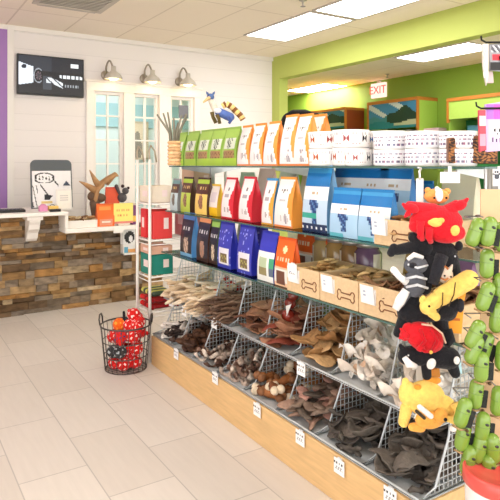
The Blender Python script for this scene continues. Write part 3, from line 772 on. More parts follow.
# ------------------------------------------------------------------ piles of chews
class Pile:
    def __init__(s, x0, x1, y0, y1, base):
        s.a = (x0, x1, y0, y1); s.c = .012; s.nx = int((x1 - x0) / s.c) + 1; s.ny = int((y1 - y0) / s.c) + 1
        s.h = [[base] * s.ny for _ in range(s.nx)]
    def put(s, x, y, rx, ry, th, ang, sink=.3):
        ca, sa = math.cos(ang), math.sin(ang); cells = []; mx = -1
        for i in range(s.nx):
            for j in range(s.ny):
                dx = s.a[0] + i * s.c - x; dy = s.a[2] + j * s.c - y
                u = (dx * ca + dy * sa) / rx; v = (-dx * sa + dy * ca) / ry
                if u * u + v * v < .72: cells.append((i, j))
        vals = sorted(s.h[i][j] for i, j in cells) or [0]
        mx = vals[int((len(vals) - 1) * (1 - sink))]
        for i, j in cells: s.h[i][j] = max(s.h[i][j], mx + th)
        return mx + th / 2
def rnd_flat(rx, ry, rz, col, seed, curl=1.0, fn=None):
    rr = random.Random(seed); a1 = rr.uniform(-6, 6) * curl; a2 = rr.uniform(-5, 8) * curl; p1 = rr.random() * 6; k1 = rr.uniform(40, 80)
    def bend(p):
        q = Vector(p); e = 1 + .22 * math.sin(math.atan2(p.y, p.x) * 3 + p1) + .12 * math.sin(math.atan2(p.y, p.x) * 5 + p1 * 2)
        q.x *= e; q.y *= e * (1 - .35 * p.x / rx)
        q.z += a1 * p.x * p.x + a2 * p.y * p.y + .35 * rz * math.sin(p.x * k1 + p1) + .3 * rz * math.sin(p.y * k1 * 1.3)
        return q
    m = MB(col); m.ell((0, 0, 0), (rx, ry, rz), col, nu=18, nv=10, bend=bend, fn=fn); return m
def stick(L, r, col, seed, tips=None, wob=.008):
    rr = random.Random(seed); n = 9; pts = []; rs = []
    for k in range(n):
        pts.append(((k / (n - 1) - .5) * L, rr.uniform(-wob, wob), rr.uniform(-wob, wob) * .6)); rs.append(r * rr.uniform(.8, 1.2) * (.55 if k in (0, n - 1) else 1))
    m = MB(col); m.tube(pts, rs, col, n=8)
    if tips:
        m.cap(pts[-2], pts[-1], r * 1.3, r * 1.25, tips, n=8)
    return m
def bone(L, r, col, knob, seed):
    m = stick(L, r, col, seed, wob=.004)
    for s in (-1, 1):
        for q in (-1, 1): m.ell((s * L / 2, q * r * .8, 0), (r * 1.25, r * 1.1, r * 1.1), knob, nu=10, nv=6)
    return m
def curl(L, r, col, seed, col2=None):
    rr = random.Random(seed); m = MB(col); tw = rr.uniform(2, 5); w = r * 2.0
    def f(u, v):
        a = tw * (u - .5) * 2; b = (v - .5) * w * (1 - .5 * abs(2 * u - 1))
        return ((u - .5) * L, math.cos(a) * b + .012 * math.sin(u * 5 + tw), math.sin(a) * b + .012 * math.cos(u * 7))
    def g(u, v):
        p = f(u, v); return (p[0], p[1] + .003, p[2] + .004)
    cc = lambda u, v: (col2 if (col2 and u > .82) else col)
    m.grid(f, 16, 5, cc, flip=True); m.grid(g, 16, 5, cc)
    return m
COUNT = {}
def pile(y0, y1, x0, x1, base, kinds, n, name, label, group, hump=.12, mat='chew', tilt=.3, along=None, frontdrop=.0, cat='dog chew', sink=.3, rmax=None):
    meshes = [(k[0].mesh(name, mat), k[1], k[2], k[3]) for k in kinds]
    P = Pile(x0, x1, y0, y1, base)
    def al(q): return min((.055 if base != ZUB else .085) + (hump + .02) * q, .175 if base == ZLB else .24)
    rr = random.Random(hash_(label))
    n = int(n * (2.1 if base == ZLB else 2.5))
    for q in range(n):
        me, rx, ry, th = meshes[q % len(meshes)]
        ang = rr.uniform(-PI, PI) if along is None else along + rr.uniform(-.35, .35)
        ex = abs(rx * math.cos(ang)) + abs(ry * math.sin(ang)); ey = abs(rx * math.sin(ang)) + abs(ry * math.cos(ang))
        best = None
        for _ in range(10):
            x = rr.uniform(min(x0 + ex * (.62 if base == ZLB else .42), (x0 + x1) / 2), max(x1 - ex * .8, (x0 + x1) / 2)); y = rr.uniform(min(y0 + ey * .85, (y0 + y1) / 2), max(y1 - ey * .85, (y0 + y1) / 2))
            i = min(P.nx - 1, max(0, int((x - x0) / P.c))); j = min(P.ny - 1, max(0, int((y - y0) / P.c)))
            hv = (P.h[i][j] - base) / al((x - x0) / (x1 - x0))
            if best is None or hv < best[0]: best = (hv, x, y)
        _, x, y = best
        z = P.put(x, y, rx, ry, th, ang, sink)
        if z > base + al((x - x0) / (x1 - x0)) + .012: continue
        o = bpy.data.objects.new(name, me); C.objects.link(o)
        fl = rr.uniform(-tilt, tilt)
        o.location = (x, y, z + .002); o.rotation_euler = Euler((fl, rr.uniform(-tilt, tilt), ang))
        tag(o, label, cat, group)
def hash_(s):
    h = 7
    for ch in s: h = (h * 131 + ord(ch)) % 1000003
    return h
XBk = 2.0
def lower(k): return dv[k] + .012, dv[k + 1] - .012
V = lambda f, n: [f(i) for i in range(n)]
# lower bins, from the viewer towards the counter
DK = [(96, 88, 80), (74, 68, 62), (114, 104, 96), (62, 56, 52)]
def hide(i):
    if i % 3 == 2: return (stick(.15, .010, DK[i % 4], 115 + i, wob=.012), .075, .016, .018)
    return (rnd_flat([.08, .055][i % 2], [.042, .03][i % 2], .010, DK[i % 4], 100 + i, 1.5), [.078, .054][i % 2], [.044, .032][i % 2], .026)
pile(*lower(0), 1.592, XBk, ZLB, V(hide, 7), 44, 'dried_ear', 'dark grey dried ear in the lower bin nearest the viewer', 'dark ears in the nearest lower bin', .10)
pile(*lower(1), 1.592, XBk, ZLB, V(hide, 7), 40, 'dried_ear', 'dark grey dried ear in the second lower bin from the near end', 'dark ears in the second lower bin', .09)
TP = [(120, 100, 86), (158, 126, 108), (96, 84, 74), (176, 132, 118)]
pile(*lower(2), 1.592, XBk, ZLB, V(lambda i: (rnd_flat(.06, .03, .012, TP[i % 4], 130 + i), .06, .034, .026), 5), 34, 'dried_hide', 'taupe and pinkish dried hide in the third lower bin', 'hides in the third lower bin', .09)
BR = [(150, 92, 48), (120, 70, 38), (176, 116, 64), (104, 60, 36)]
pile(*lower(3), 1.592, XBk, ZLB, V(lambda i: (bone(.11, .020, BR[i % 4], (214, 196, 170) if i % 2 else (128, 84, 52), 160 + i), .08, .035, .044), 4), 16, 'marrow_bone', 'brown smoked bone with knuckle ends in the fourth lower bin', 'smoked bones in the fourth lower bin', .06)
BW = [(120, 92, 78), (176, 156, 142), (92, 66, 54), (206, 190, 176)]
def braid(i): return (curl(.10, .022, BW[i % 4], 190 + i), .05, .028, .024)
pile(*lower(4), 1.592, XBk, ZLB, V(braid, 6), 34, 'dried_curl', 'brown and white dried curl in the fifth lower bin', 'dried curls in the fifth lower bin', .08)
pile(*lower(5), 1.592, XBk, ZLB, V(lambda i: (curl(.12, .018, BW[(i + 1) % 4], 210 + i), .055, .026, .022), 6), 30, 'dried_curl', 'brown dried curl in the sixth lower bin', 'dried curls in the sixth lower bin', .06)
DB = [(84, 54, 36), (66, 42, 30), (104, 70, 46)]
pile(*lower(6), 1.592, XBk, ZLB, V(lambda i: (rnd_flat(.045, .04, .02, DB[i % 3], 230 + i, .5), .045, .04, .036), 4), 26, 'dried_lung_chunk', 'dark brown dried chunk in the seventh lower bin', 'dark chunks in the seventh lower bin', .06)
BK = [(52, 40, 36), (224, 214, 206), (76, 56, 48), (190, 176, 166)]
pile(*lower(7), 1.592, XBk, ZLB, V(lambda i: (stick(.12, .013, BK[i % 4], 250 + i), .06, .017, .024), 6), 40, 'striped_stick', 'dark or white short stick in the lower bin nearest the counter', 'sticks in the farthest lower bin', .10)
# upper bins
WH = [(248, 242, 234), (240, 230, 218), (250, 246, 240), (234, 220, 206)]
ya, yb = dv[0] + .02, dv[2] - .012
def raw(i): return (curl(.15, .034, WH[i % 4], 300 + i, (214, 178, 150) if i == 3 else None), .075, .04, .026)
pile(dv[1] + .012, dv[2] - .012, 1.675, XBk, ZUB, V(raw, 6), 64, 'rawhide_curl', 'white rawhide curl in the upper bin beside the brown ears', 'white rawhide curls in the second upper bin', .17, mat='rawhide')
pile(dv[0] + .012, dv[1] - .012, 1.675, XBk, ZUB, V(raw, 6), 64, 'rawhide_curl', 'white rawhide curl in the upper bin nearest the viewer', 'white rawhide curls in the first upper bin', .17, mat='rawhide')
PE = [(168, 126, 80), (146, 104, 62), (188, 150, 104), (130, 92, 58)]
pile(dv[2] + .012, dv[3] - .012, 1.675, XBk, ZUB, V(lambda i: (rnd_flat(.075, .055, .010, PE[i % 4], 330 + i, 1.5), .078, .056, .026), 5), 30, 'pig_ear', 'tan brown pig ear in the upper bin beside the white rawhide', 'pig ears in the third upper bin', .15)
RB = [(150, 104, 78), (120, 78, 58), (172, 126, 96), (130, 60, 44)]
pile(dv[3] + .012, dv[4] - .012, 1.675, XBk, ZUB, V(lambda i: (rnd_flat(.08, .05, .009, RB[i % 4], 350 + i, 1.0), .08, .05, .022), 5), 26, 'jerky_sheet', 'reddish brown jerky sheet in the upper bin under the first crate', 'jerky sheets in the fourth upper bin', .10)
pile(dv[4] + .012, dv[5] - .012, 1.675, XBk, ZUB, V(lambda i: (rnd_flat(.07, .045, .009, RB[(i + 1) % 3], 370 + i, 1.0), .07, .045, .022), 5), 22, 'jerky_sheet', 'brown jerky sheet in the fifth upper bin', 'jerky sheets in the fifth upper bin', .06)
DS = [(112, 84, 66), (92, 68, 54), (140, 112, 92)]
pile(dv[5] + .012, dv[6] - .012, 1.67, XBk, ZUB, V(lambda i: (stick(.26, .008, DS[i % 3], 390 + i), .13, .012, .015), 5), 40, 'bully_stick', 'thin brown stick in the sixth upper bin', 'brown sticks in the sixth upper bin', .05, along=0)
RS = [(228, 206, 178), (212, 184, 150), (238, 222, 200)]
pile(dv[6] + .012, dv[7] - .012, 1.66, XBk, ZUB, V(lambda i: (stick(.28, .011, RS[i % 3], 410 + i, (196, 44, 40) if i % 2 == 0 else (226, 200, 170)), .14, .014, .02), 5), 40, 'rawhide_stick', 'pale rawhide stick with or without red tip in the seventh upper bin', 'rawhide sticks in the seventh upper bin', .05, along=.1, mat='rawhide')
pile(dv[7] + .012, dv[8] - .012, 1.66, XBk, ZUB, V(lambda i: (stick(.28, .013, RS[i % 3], 430 + i, (204, 52, 44) if i == 3 else None), .14, .017, .024), 5), 44, 'rawhide_stick', 'pale rawhide stick in the upper bin nearest the counter', 'rawhide sticks in the farthest upper bin', .06, along=.2, mat='rawhide')
# red wrapped chew hanging in the fourth bin
t = thing('red_ball_chew', 'dark red ball chew on the jerky sheets under the orange bags', 'dog chew', (1.80, 2.44, .60))
m = MB((150, 50, 36)); m.ell((0, 0, 0), .036); m.ell((.03, .02, .06), .032, (128, 44, 34)); m.ell((.02, -.02, .11), .03, (120, 48, 38)); m.build('balls', 'glossy plastic', t)
m = MB((236, 236, 234)); m.prism([(0, 0), (.05, .02), (.01, -.05)], (-.03, -.02, .06), (0, -1, 0), (0, 0, 1), .002); m.build('paper_tag', 'printed card', t)
# crate contents
CC = [[(196, 160, 104), (170, 130, 80), (214, 184, 130)], [(186, 150, 100), (160, 122, 76), (205, 172, 120)], [(120, 82, 54), (94, 62, 42), (142, 104, 72)], [(120, 86, 60), (150, 110, 76), (96, 66, 44)]]
CL = ['pale broken biscuit in the crate beside the orange bags', 'tan broken biscuit in the second crate', 'dark jerky strip in the third crate', 'brown jerky strip in the crate behind the plush toys']
for i in range(4):
    kd = V(lambda q: (rnd_flat(.028, .02, .008, CC[i][q % 3], 500 + i * 9 + q), .028, .02, .014) if i < 2 else (rnd_flat(.06, .018, .007, CC[i][q % 3], 500 + i * 9 + q, 1.4), .06, .018, .014), 4)
    pile(edges[i + 1] + .018, edges[i] - .018, XA + .02, XA + .285, ZA + .055, kd, 46 if i < 2 else 26, 'biscuit' if i < 2 else 'jerky_strip', CL[i], 'contents of crate ' + ['beside the orange bags', 'second from the orange bags', 'third from the orange bags', 'behind the plush toys'][i], .05)
    q = MB((150, 116, 80)); q.bb((-.13, -.105, 0), (.13, .105, .038)); 
    o = q.build('crate_liner', 'printed card', loc=(XA + .152, (edges[i] + edges[i + 1]) / 2, ZA + .011)); tag(o, 'brown card liner in the bottom of the ' + ['crate beside the orange bags', 'second crate from the orange bags', 'crate of dark jerky', 'crate behind the plush toys'][i], 'card liner')
pile(1.45, 1.685, 1.71, 1.95, ZBs + .03, V(lambda q: (rnd_flat(.04, .03, .01, PE[q % 4], 560 + q), .04, .03, .016), 4), 20, 'biscuit', 'brown biscuit in the crate on the middle shelf', 'biscuits in the middle shelf crate', .05)

# ------------------------------------------------------------------ price cards along the bins
def price_card(px, py, xf, label, w=.062, h=.062):
    y = at_X(px, xf); d = xf * FW.x + y * FW.y; z = H - (py - HZ) / F * d
    t = thing('price_card', label, 'price tag', (xf, y, z), -PI / 2)
    m = MB((248, 248, 248)); m.grid(lambda u, v: (-w / 2 + w * u, -.001, -h / 2 + h * v), 14, 14, lambda u, v: (56, 58, 64) if (.62 < v < .82 and math.sin(u * 26) > .1) else ((160, 160, 164) if .25 < v < .5 and .15 < u < .85 and math.sin(u * 60 + int(v * 14)) > 0 else (248, 248, 248)), smooth=False)
    m.bb((-w / 2, 0, -h / 2), (w / 2, .002, h / 2), (236, 236, 236)); m.build('card', 'printed card', t)
    m = MB((226, 228, 230)); m.bb((-.012, .002, h / 2 - .012), (.012, .008, h / 2 + .004)); m.build('clip', 'plastic', t)
for px, py, l in [(176, 354, 'white price card on the wooden base nearest the basket'), (215, 378, 'second white price card along the wooden base'), (257, 410, 'third white price card along the wooden base'), (300, 438, 'fourth white price card along the wooden base'), (339, 467, 'fifth white price card along the wooden base'), (390, 497, 'white price card on the wooden base at the bottom edge')]:
    price_card(px, py, XB - .010, l)
for px, py, l in [(171, 302, 'white price card under the pale rawhide sticks'), (184, 311, 'white price card under the red tipped sticks'), (214, 323, 'white price card under the brown sticks'), (301, 369, 'white price card under the tan pig ears')]:
    price_card(px, py, XUF - .014, l)
for px, py, l in [(292, 271, 'white price card on the shelf edge below the orange bags')]:
    price_card(px, py, 1.648, l, .07, .07)

# ------------------------------------------------------------------ packets
def ybags(xs, xf): return [at_X(x, xf) for x in xs]
def shelf_bag(px, xf, z, w, h, d, fn, side, label, group=None, cat='treat bag', name='treat_bag', back=0.0, tilt=0, **k):
    y = at_X(px, xf + back)
    return packet(name, label, cat, (xf + d / 2 + .012 + back, y, z + .001), w, h, d, fn, side, -PI / 2 + tilt, group, **k)
LIME = (166, 202, 92); LIME2 = (140, 184, 70)
def green_front(s):
    def f(u, v):
        if .44 < v < .76 and .12 < u < .88:
            if math.hypot((u - .5), (v - .64) * 1.0) < .17 and math.sin(u * 40 + v * 60 + s) > -.1: return (96, 110, 92)
            return (226, 232, 214)
        if .20 < v < .40 and .1 < u < .9: return (176, 140, 96) if math.sin(u * 31 + s) * math.sin(v * 47) > -.35 else (130, 96, 62)
        if v < .2: return (176, 212, 74)
        return LIME if (u + .15 * math.sin(v * 5)) < .86 else LIME2
    return f
gx = [(176, 'leftmost'), (188, 'second'), (201, 'third'), (213.5, 'fourth'), (227, 'rightmost')]
for i, (x, o) in enumerate(gx):
    shelf_bag(x, 1.74, ZCs, .17, .225, .075, green_front(i), (150, 188, 84), ('%s green treat bag on the top shelf' % o) if i in (0, 4) else '%s green treat bag from the left on the top shelf' % o, 'green bags on the top shelf', taper=.04)
    shelf_bag(x, 1.74, ZCs, .165, .235, .08, green_front(i + 3), (120, 172, 48), 'green treat bag behind the %s one of the front row' % (o if i in (0, 4) else o), 'green bags in the second row of the top shelf', back=.16, taper=.04)
ORG = (240, 152, 62)
def orange_front(s):
    def f(u, v):
        if v < .06: return (236, 140, 80)
        if u > .84 - .10 * math.sin((v - .3) * 6): return ORG
        if .10 < v < .34 and .35 < u < .8 and math.sin(u * 18 + s) + math.cos(v * 24 + s) > .2: return (150, 142, 150) if math.sin(u * 40) > 0 else (206, 196, 196)
        if .68 < v < .80 and .25 < u < .6 and math.sin(u * 33) + math.sin(v * 60) > .5: return (110, 104, 104)
        if .56 < v < .6 and .25 < u < .6: return (190, 186, 190)
        return (244, 238, 236)
    return f
ox = [(241, .225), (254, .228), (268, .23), (285, .255), (299, .25)]
for i, (x, h) in enumerate(ox):
    shelf_bag(x, 1.735, ZCs, .135, h, .075, orange_front(i), ORG, ('leftmost' if i == 0 else 'rightmost' if i == 4 else ORD[i]) + (' white bag with orange sides in the top shelf row' if i in (0, 4) else ' white bag with orange sides from the left on the top shelf'), 'white and orange bags on the top shelf', taper=.22)
shelf_bag(312, 1.735, ZCs, .13, .265, .09, orange_front(7), ORG, 'white bag with orange sides standing behind the ceramic bowls', 'white and orange bags on the top shelf', back=.17, taper=.2)
# middle shelf
def box_bag(top, band, low, pic_, s):
    def f(u, v):
        if v > .88: return top
        if v > .58: return (226, 196, 120) if (.7 < v < .8 and .2 < u < .8 and math.sin(u * 30 + s) > .2) else band
        if math.hypot((u - .52) * 1.2, (v - .36) * 1.05) < .22: return pic_ if math.sin(u * 30) * math.sin(v * 40) > -.4 else (96, 72, 58)
        return low
    return f
ZM = ZBs
shelf_bag(172, 1.72, ZM, .12, .215, .06, box_bag((120, 160, 160), (84, 60, 52), (196, 214, 220), (120, 110, 100), 1), (150, 150, 150), 'pale blue and brown treat bag at the far end of the middle shelf', taper=.03)
shelf_bag(183.5, 1.72, ZM, .145, .23, .06, box_bag((176, 206, 60), (88, 52, 36), (190, 208, 84), (150, 112, 84), 2), (74, 48, 36), 'lime bottomed treat bag with brown band on the middle shelf', taper=.03)
shelf_bag(199, 1.72, ZM, .165, .23, .06, box_bag((176, 206, 60), (88, 52, 36), (244, 206, 110), (160, 110, 76), 3), (74, 48, 36), 'yellow bottomed treat bag with brown band on the middle shelf', taper=.03)
shelf_bag(211, 1.74, ZM, .11, .19, .06, simple_front((232, 222, 216), [(0, 1, 0, .3, (240, 190, 30)), (.2, .8, .45, .8, (214, 200, 204))]), (236, 196, 60), 'white bag with yellow foot left of the red and white bags', taper=.05)
def red_front(s, acc=(214, 46, 58)):
    def f(u, v):
        if u > .80 - .10 * math.sin((v - .2) * 7): return acc
        if v < .06: return acc
        if u < .06: return (226, 130, 130)
        if .70 < v < .84 and .3 < u < .6 and math.sin(u * 30) + math.sin(v * 44) > .3: return (120, 110, 112)
        if .56 < v < .61 and .25 < u < .65: return (176, 168, 172)
        if .1 < v < .34 and .3 < u < .72 and math.sin(u * 22 + s) + math.cos(v * 28) > .6: return (190, 176, 176)
        return (245, 236, 236)
    return f
for i, (x, bk, l) in enumerate([(225, .0, 'left red and white treat bag on the middle shelf'), (243, 0, 'right red and white treat bag on the middle shelf')]):
    shelf_bag(x, 1.725, ZM, .15, (.245 - .008 * (i == 0)), .08, red_front(i), (208, 40, 54), l, 'red and white bags on the middle shelf', back=bk, taper=.15)
shelf_bag(265, 1.725, ZM, .115, .24, .08, red_front(4, (224, 160, 60)), (60, 150, 210), 'white bag with blue foot and sides left of the white and orange bag', taper=.12)
shelf_bag(281, 1.725, ZM, .16, .25, .08, orange_front(2), ORG, 'white and orange bag on the middle shelf beside the blue bags', taper=.15)
BL = (0, 104, 178); BLt = (168, 204, 232)
def blue_front(s, low=None, hi=False):
    def f(u, v):
        if hi: v = .5 + (v - .70) * 1.25 if v > .70 else v * .714
        if v > .70: return (20, 116, 186) if v < .93 else (60, 150, 206)
        if v > .50:
            if .57 < v < .63 and .3 < u < .7 and math.sin(u * 44 + s) > -.3: return (196, 170, 140)
            return (240, 242, 244)
        if low and v < .13: return (36, 52, 88) if not (.3 < (v / .13) < .7 and math.sin(u * 34) > .3) else (230, 232, 236)
        if low and .2 < v < .28 and u < .62: return (60, 170, 150)
        hx, hy = u - .52, v
        if (abs(hx + .05 * math.sin(v * 20)) < .085 and .12 < v < .48) or math.hypot(hx - .02, (v - .36) * .9) < .11 or (abs(hx - .14) < .05 and .38 < v < .47) or (abs(hx + .14) < .05 and .40 < v < .48): return (38, 66, 120) if math.sin(v * 50 + u * 30) > -.5 else (92, 130, 176)
        if v < .09 and u < .5: return (96, 180, 196)
        return BLt if low is None else (190, 212, 232)
    return f
shelf_bag(312, 1.74, ZM, .19, .31, .09, blue_front(1, True), (120, 170, 210), 'large blue topped bag with teal strip beside the white and orange bag', taper=.05)
for i, (x, l) in enumerate([(341, 'front blue bag with dark dog picture, left of two'), (371, 'front blue bag with dark dog picture beside the wooden crate')]):
    shelf_bag(x, 1.712, ZM, .185, .21, .06, blue_front(2 + i), (40, 126, 190), l, 'blue and white bags on the middle shelf', taper=.03)
for i, (x, l) in enumerate([(342, 'blue bag at the back, left of two'), (368, 'blue bag at the back, second from the left'), (390, 'blue bag at the back, behind the crate')]):
    shelf_bag(x, 1.712, ZM, .19, .30, .06, blue_front(5 + i, None, True), (30, 116, 184), l, 'tall blue bags at the back of the middle shelf', back=.16, taper=.03)
for i, (x, l) in enumerate([(402, 'blue bag lying behind the red plush toy, left'), (416, 'blue bag behind the red plush toy, right')]):
    shelf_bag(x, 1.75, ZM, .14, .24, .05, blue_front(5 + i), (30, 116, 184), l, 'blue bags behind the red plush toy', back=.30, taper=.03)
# lowest shelf
ZA_ = ZA
def dark_front(top, s, fig=(206, 180, 160)):
    def f(u, v):
        if v > .86: return top
        if .55 < v < .78: return (206, 206, 206) if (abs(v - .66) < .05 and .15 < u < .85 and math.sin(u * 28 + s) > .1) else (40, 42, 52)
        if math.hypot(u - .55, (v - .28)) < .2: return fig if math.sin(u * 26 + v * 20) > -.4 else (150, 124, 110)
        if v < .10: return (120, 176, 214) if s == 1 else (70, 50, 44)
        return (46, 46, 54)
    return f
shelf_bag(184, 1.69, ZA_, .17, .28, .07, dark_front((70, 120, 190), 1), (70, 130, 190), 'black treat bag with blue top at the far end of the lowest shelf')
shelf_bag(200, 1.69, ZA_, .15, .28, .07, dark_front((230, 150, 100), 2, (176, 130, 110)), (84, 56, 46), 'black treat bag with orange top on the lowest shelf')
shelf_bag(211, 1.70, ZA_, .10, .26, .06, dark_front((150, 190, 90), 3, (226, 210, 180)), (80, 120, 60), 'dark treat bag with green top left of the royal blue bags')
def royal(s):
    def f(u, v):
        if .08 < v < .46 and .14 < u < .86:
            if .13 < v < .34 and .24 < u < .78: return (122, 104, 74) if math.sin(u * 30) * math.sin(v * 50) > -.3 else (176, 170, 100)
            return (232, 230, 236)
        r_ = math.hypot(u - .5, (v - .74) * 1.1)
        if .11 < r_ < .145 and u < .58: return (170, 176, 236)
        if math.sin(u * 37 + s) * math.sin(v * 41 + s) > .86: return (150, 160, 240)
        return (60, 66, 176)
    return f
for i, (x, l) in enumerate([(222, 'left royal blue bag with moon swirl on the lowest shelf'), (242, 'middle royal blue bag with moon swirl on the lowest shelf'), (254, 'right royal blue bag behind the white fronted bag')]):
    shelf_bag(x, 1.69, ZA_, .155, .26, .06, royal(i), (40, 46, 160), l, 'royal blue bags on the lowest shelf', back=.0 if i < 2 else .10, taper=.02)
def whitegreen(u, v):
    if v > .62: return (56, 62, 184)
    if .12 < v < .5 and .12 < u < .62: return (190, 206, 170) if v > .28 else (150, 140, 96)
    if u > .72 and .12 < v < .5: return (96, 110, 130) if v < .3 else (70, 160, 120)
    return (238, 238, 234)
shelf_bag(263, 1.675, ZA_, .15, .25, .08, whitegreen, (46, 54, 170), 'blue topped bag with white and green front on the lowest shelf', taper=.02)
def orangebag(s):
    def f(u, v):
        if v > .42:
            if .56 < v < .64 and .15 < u < .85 and math.sin(u * 40 + s) > 0: return (246, 216, 180)
            if math.hypot(u - .5, v - .8) < .1: return (250, 220, 170)
            return (238, 104, 32)
        if .06 < v < .34 and .1 < u < .6: return (116, 74, 58)
        if .08 < v < .36: return (238, 232, 226)
        return (240, 196, 160)
    return f
shelf_bag(281, 1.675, ZA_, .15, .235, .06, orangebag(1), (226, 92, 30), 'front left orange treat bag beside the first wooden crate', 'orange bags on the lowest shelf', taper=.02)
for i, (x, l) in enumerate([(302, 'orange treat bag behind the first wooden crate'), (316, 'orange treat bag with red tint behind the second wooden crate')]):
    shelf_bag(x, 1.675, ZA_, .15, .285, .06, orangebag(3 + i), (226, 80, 30), l, 'orange bags on the lowest shelf', back=.33, taper=.02)
# goods facing the other aisle, glimpsed between the shelves
for i, (y, c, z, h) in enumerate([(3.5, (190, 214, 190), ZM, .26), (3.25, (226, 196, 190), ZM, .29), (3.0, (200, 210, 196), ZM, .28), (2.75, (210, 200, 170), ZM, .29), (2.5, (186, 206, 176), ZM, .28), (2.25, (222, 212, 190), ZM, .29), (1.89, (178, 200, 80), ZM, .30), (1.68, (226, 216, 190), ZM, .29),
                                   (2.62, (110, 140, 70), ZUB, .25), (2.45, (126, 150, 66), ZUB, .27), (2.3, (150, 110, 80), ZUB, .24), (3.3, (86, 110, 84), ZUB, .25), (3.1, (70, 88, 72), ZUB, .26), (2.9, (96, 116, 76), ZUB, .25), (3.5, (176, 190, 180), ZA, .26), (1.9, (196, 160, 90), ZA, .2), (1.7, (150, 110, 150), ZA, .18)]):
    nm = {ZM: 'middle shelf', ZUB: 'rear wire tray', ZA: 'lowest shelf'}[z]
    hue = 'lime' if c[1] > 180 and c[2] < 120 else 'olive' if c[2] < 90 else 'pale'
    packet('treat_bag', '%s far-aisle treat bag on the %s, %s' % (hue, nm, ['behind the banded bags', 'behind the left red bag', 'behind the red bags', 'behind the blue footed bag', 'behind the white and orange bag', 'behind the large blue bag', 'above the wooden crate', 'beside the white sign card', 'seen under the blue bags', 'seen beside the red ball chew', 'seen through the jerky bin', 'seen past the red tipped sticks', 'seen past the brown sticks', 'seen left of the olive bags', 'behind the black bags', 'behind the second crate', 'behind the third crate'][i]),
           'treat bag', (2.22, y, z + .001), .19, h, .08, simple_front(c, [(.2, .8, .4, .7, (236, 234, 228))]), c, PI / 2, taper=.05)
for i, (x, c, l) in enumerate([(338, (176, 140, 84), 'golden canister with pale lid behind the second crate'), (353, (150, 112, 66), 'brown canister with pale lid behind the third crate'), (368, (112, 84, 110), 'purple brown canister with pale lid beside the plush toys'), (325, (196, 166, 110), 'sand coloured canister with pale lid behind the first crate')]):
    t = thing('treat_canister', l, 'canister', (2.06, at_X(x, 2.06), ZA + .001))
    m = MB(c); m.lathe([(.066, 0), (.07, .006), (.07, .17), (.055, .19), (.055, .2)], n=32, fn=lambda u, i_: (226, 214, 190) if i_ == 1 and (u * 3 % 1) < .4 else c); m.build('tub_body', 'glossy plastic', t)
    m = MB((206, 204, 200)); m.lathe([(.058, .2), (.058, .222), (.05, .226)], n=24); m.build('lid', 'metal', t)
# black rounded pet carrier on the far side of the top shelf
yq = at_X(301, 2.16)
t = thing('pet_carrier', 'black soft bag with rounded top behind the white and orange bags', 'bag', (2.16, yq, ZCs + .001), -YAW)
m = MB((34, 32, 34)); K_ = 1.24; prf = [(-.14, 0), (-.135, .2), (-.11, .252), (-.06, .272), (.03, .270), (.10, .258), (.135, .235), (.145, .2), (.15, 0)]
m.prism([(a_, b_ * K_) for a_, b_ in prf], (0, 0, 0), (1, 0, 0), (0, 0, 1), .13); m.build('body', 'plush', t, bevel=.012)
m = MB((20, 20, 22)); m.tube([(-.07, 0, .268 * K_), (-.05, 0, .275 * K_), (.03, 0, .276 * K_), (.06, 0, .266 * K_)], .006); m.build('handle', 'plastic', t)

# ------------------------------------------------------------------ ceramic bowls on the top shelf
def bowl(label, loc, r, h, kind, seed, rot=(0, 0, 0), group=None):
    t = thing('ceramic_bowl', label, 'bowl', loc, rot=(rot[0], rot[1], rot[2] + seed * .8), group=group)
    prof = [(r * .90, 0), (r * .97, .004)] + [(r * (.97 + .03 * k / 12), .004 + (h - .010) * k / 12) for k in range(1, 13)] + [(r, h - .003), (r * .985, h), (r * .94, h - .001), (r * .90, h * .6), (r * .86, .02), (.001, .016)]
    ICON = [(150, 44, 44), (48, 48, 54), (44, 90, 150), (180, 90, 50)]
    def f(u, i):
        if 1 <= i <= 13:
            v = (i - 1) / 12.0
            if kind == 'lines':
                for c0 in (.22, .5, .76):
                    if abs(v - c0) < .06:
                        s_ = math.sin(u * 150 + c0 * 40); g = int(u * 60)
                        if u * 14 % 1 < .82 and s_ > -.55: return [(112, 104, 130), (160, 110, 136), (104, 112, 146), (140, 124, 150)][g % 4]
                return (246, 244, 248)
            w = u * 12 % 1; k = int(u * 12)
            if .26 < v < .74:
                du = abs(w - .5); 
                if k % 2 == 0 and du < .36 and abs(v - .5) < .06 + .46 * du: return ICON[(k // 2 + seed) % 4]
            if .72 < v < .86 and w < .75 and math.sin(u * 220) > -.1: return (196, 190, 192)
            if .1 < v < .22 and k % 2 and math.sin(u * 220) > -.1: return (206, 176, 170)
            return (247, 244, 242)
        return (247, 245, 243)
    m = MB(); m.lathe(prof, n=96, fn=f); m.build('body', 'ceramic', t)
    return t
XBo = 1.735
ZC1 = ZCs + .001
yb0 = [at_X(x, XBo + .085) for x in (324, 349, 370)]
hb = .083
for i, y in enumerate(yb0[:2]):
    for k in range(2):
        bowl('%s white bowl of the %s bow patterned pair on the top shelf' % (['lower', 'upper'][k], ['left', 'right'][i]), (XBo + .095, y, ZC1 + k * (hb + .0005)), .088, hb, 'icons', i * 2 + k, group='bow patterned bowls')
bowl('plain sided white bowl standing at the front of the bow patterned bowls', (XBo + .052, at_X(358, XBo + .05), ZC1), .062, .072, 'icons', 3, group='bow patterned bowls')
for k in range(2): bowl('%s white bowl of the pair at the back of the top shelf' % ['lower', 'upper'][k], (XBo + .30, yb0[1] - .03, ZC1 + k * (hb + .0005)), .09, hb, 'icons', 5 + k, group='bow patterned bowls')
for k in range(2): bowl('%s white bowl of the back pair behind the left bows' % ['lower', 'upper'][k], (XBo + .30, yb0[0] - .01, ZC1 + k * (hb + .0005)), .09, hb, 'icons', 2 + k, group='bow patterned bowls')
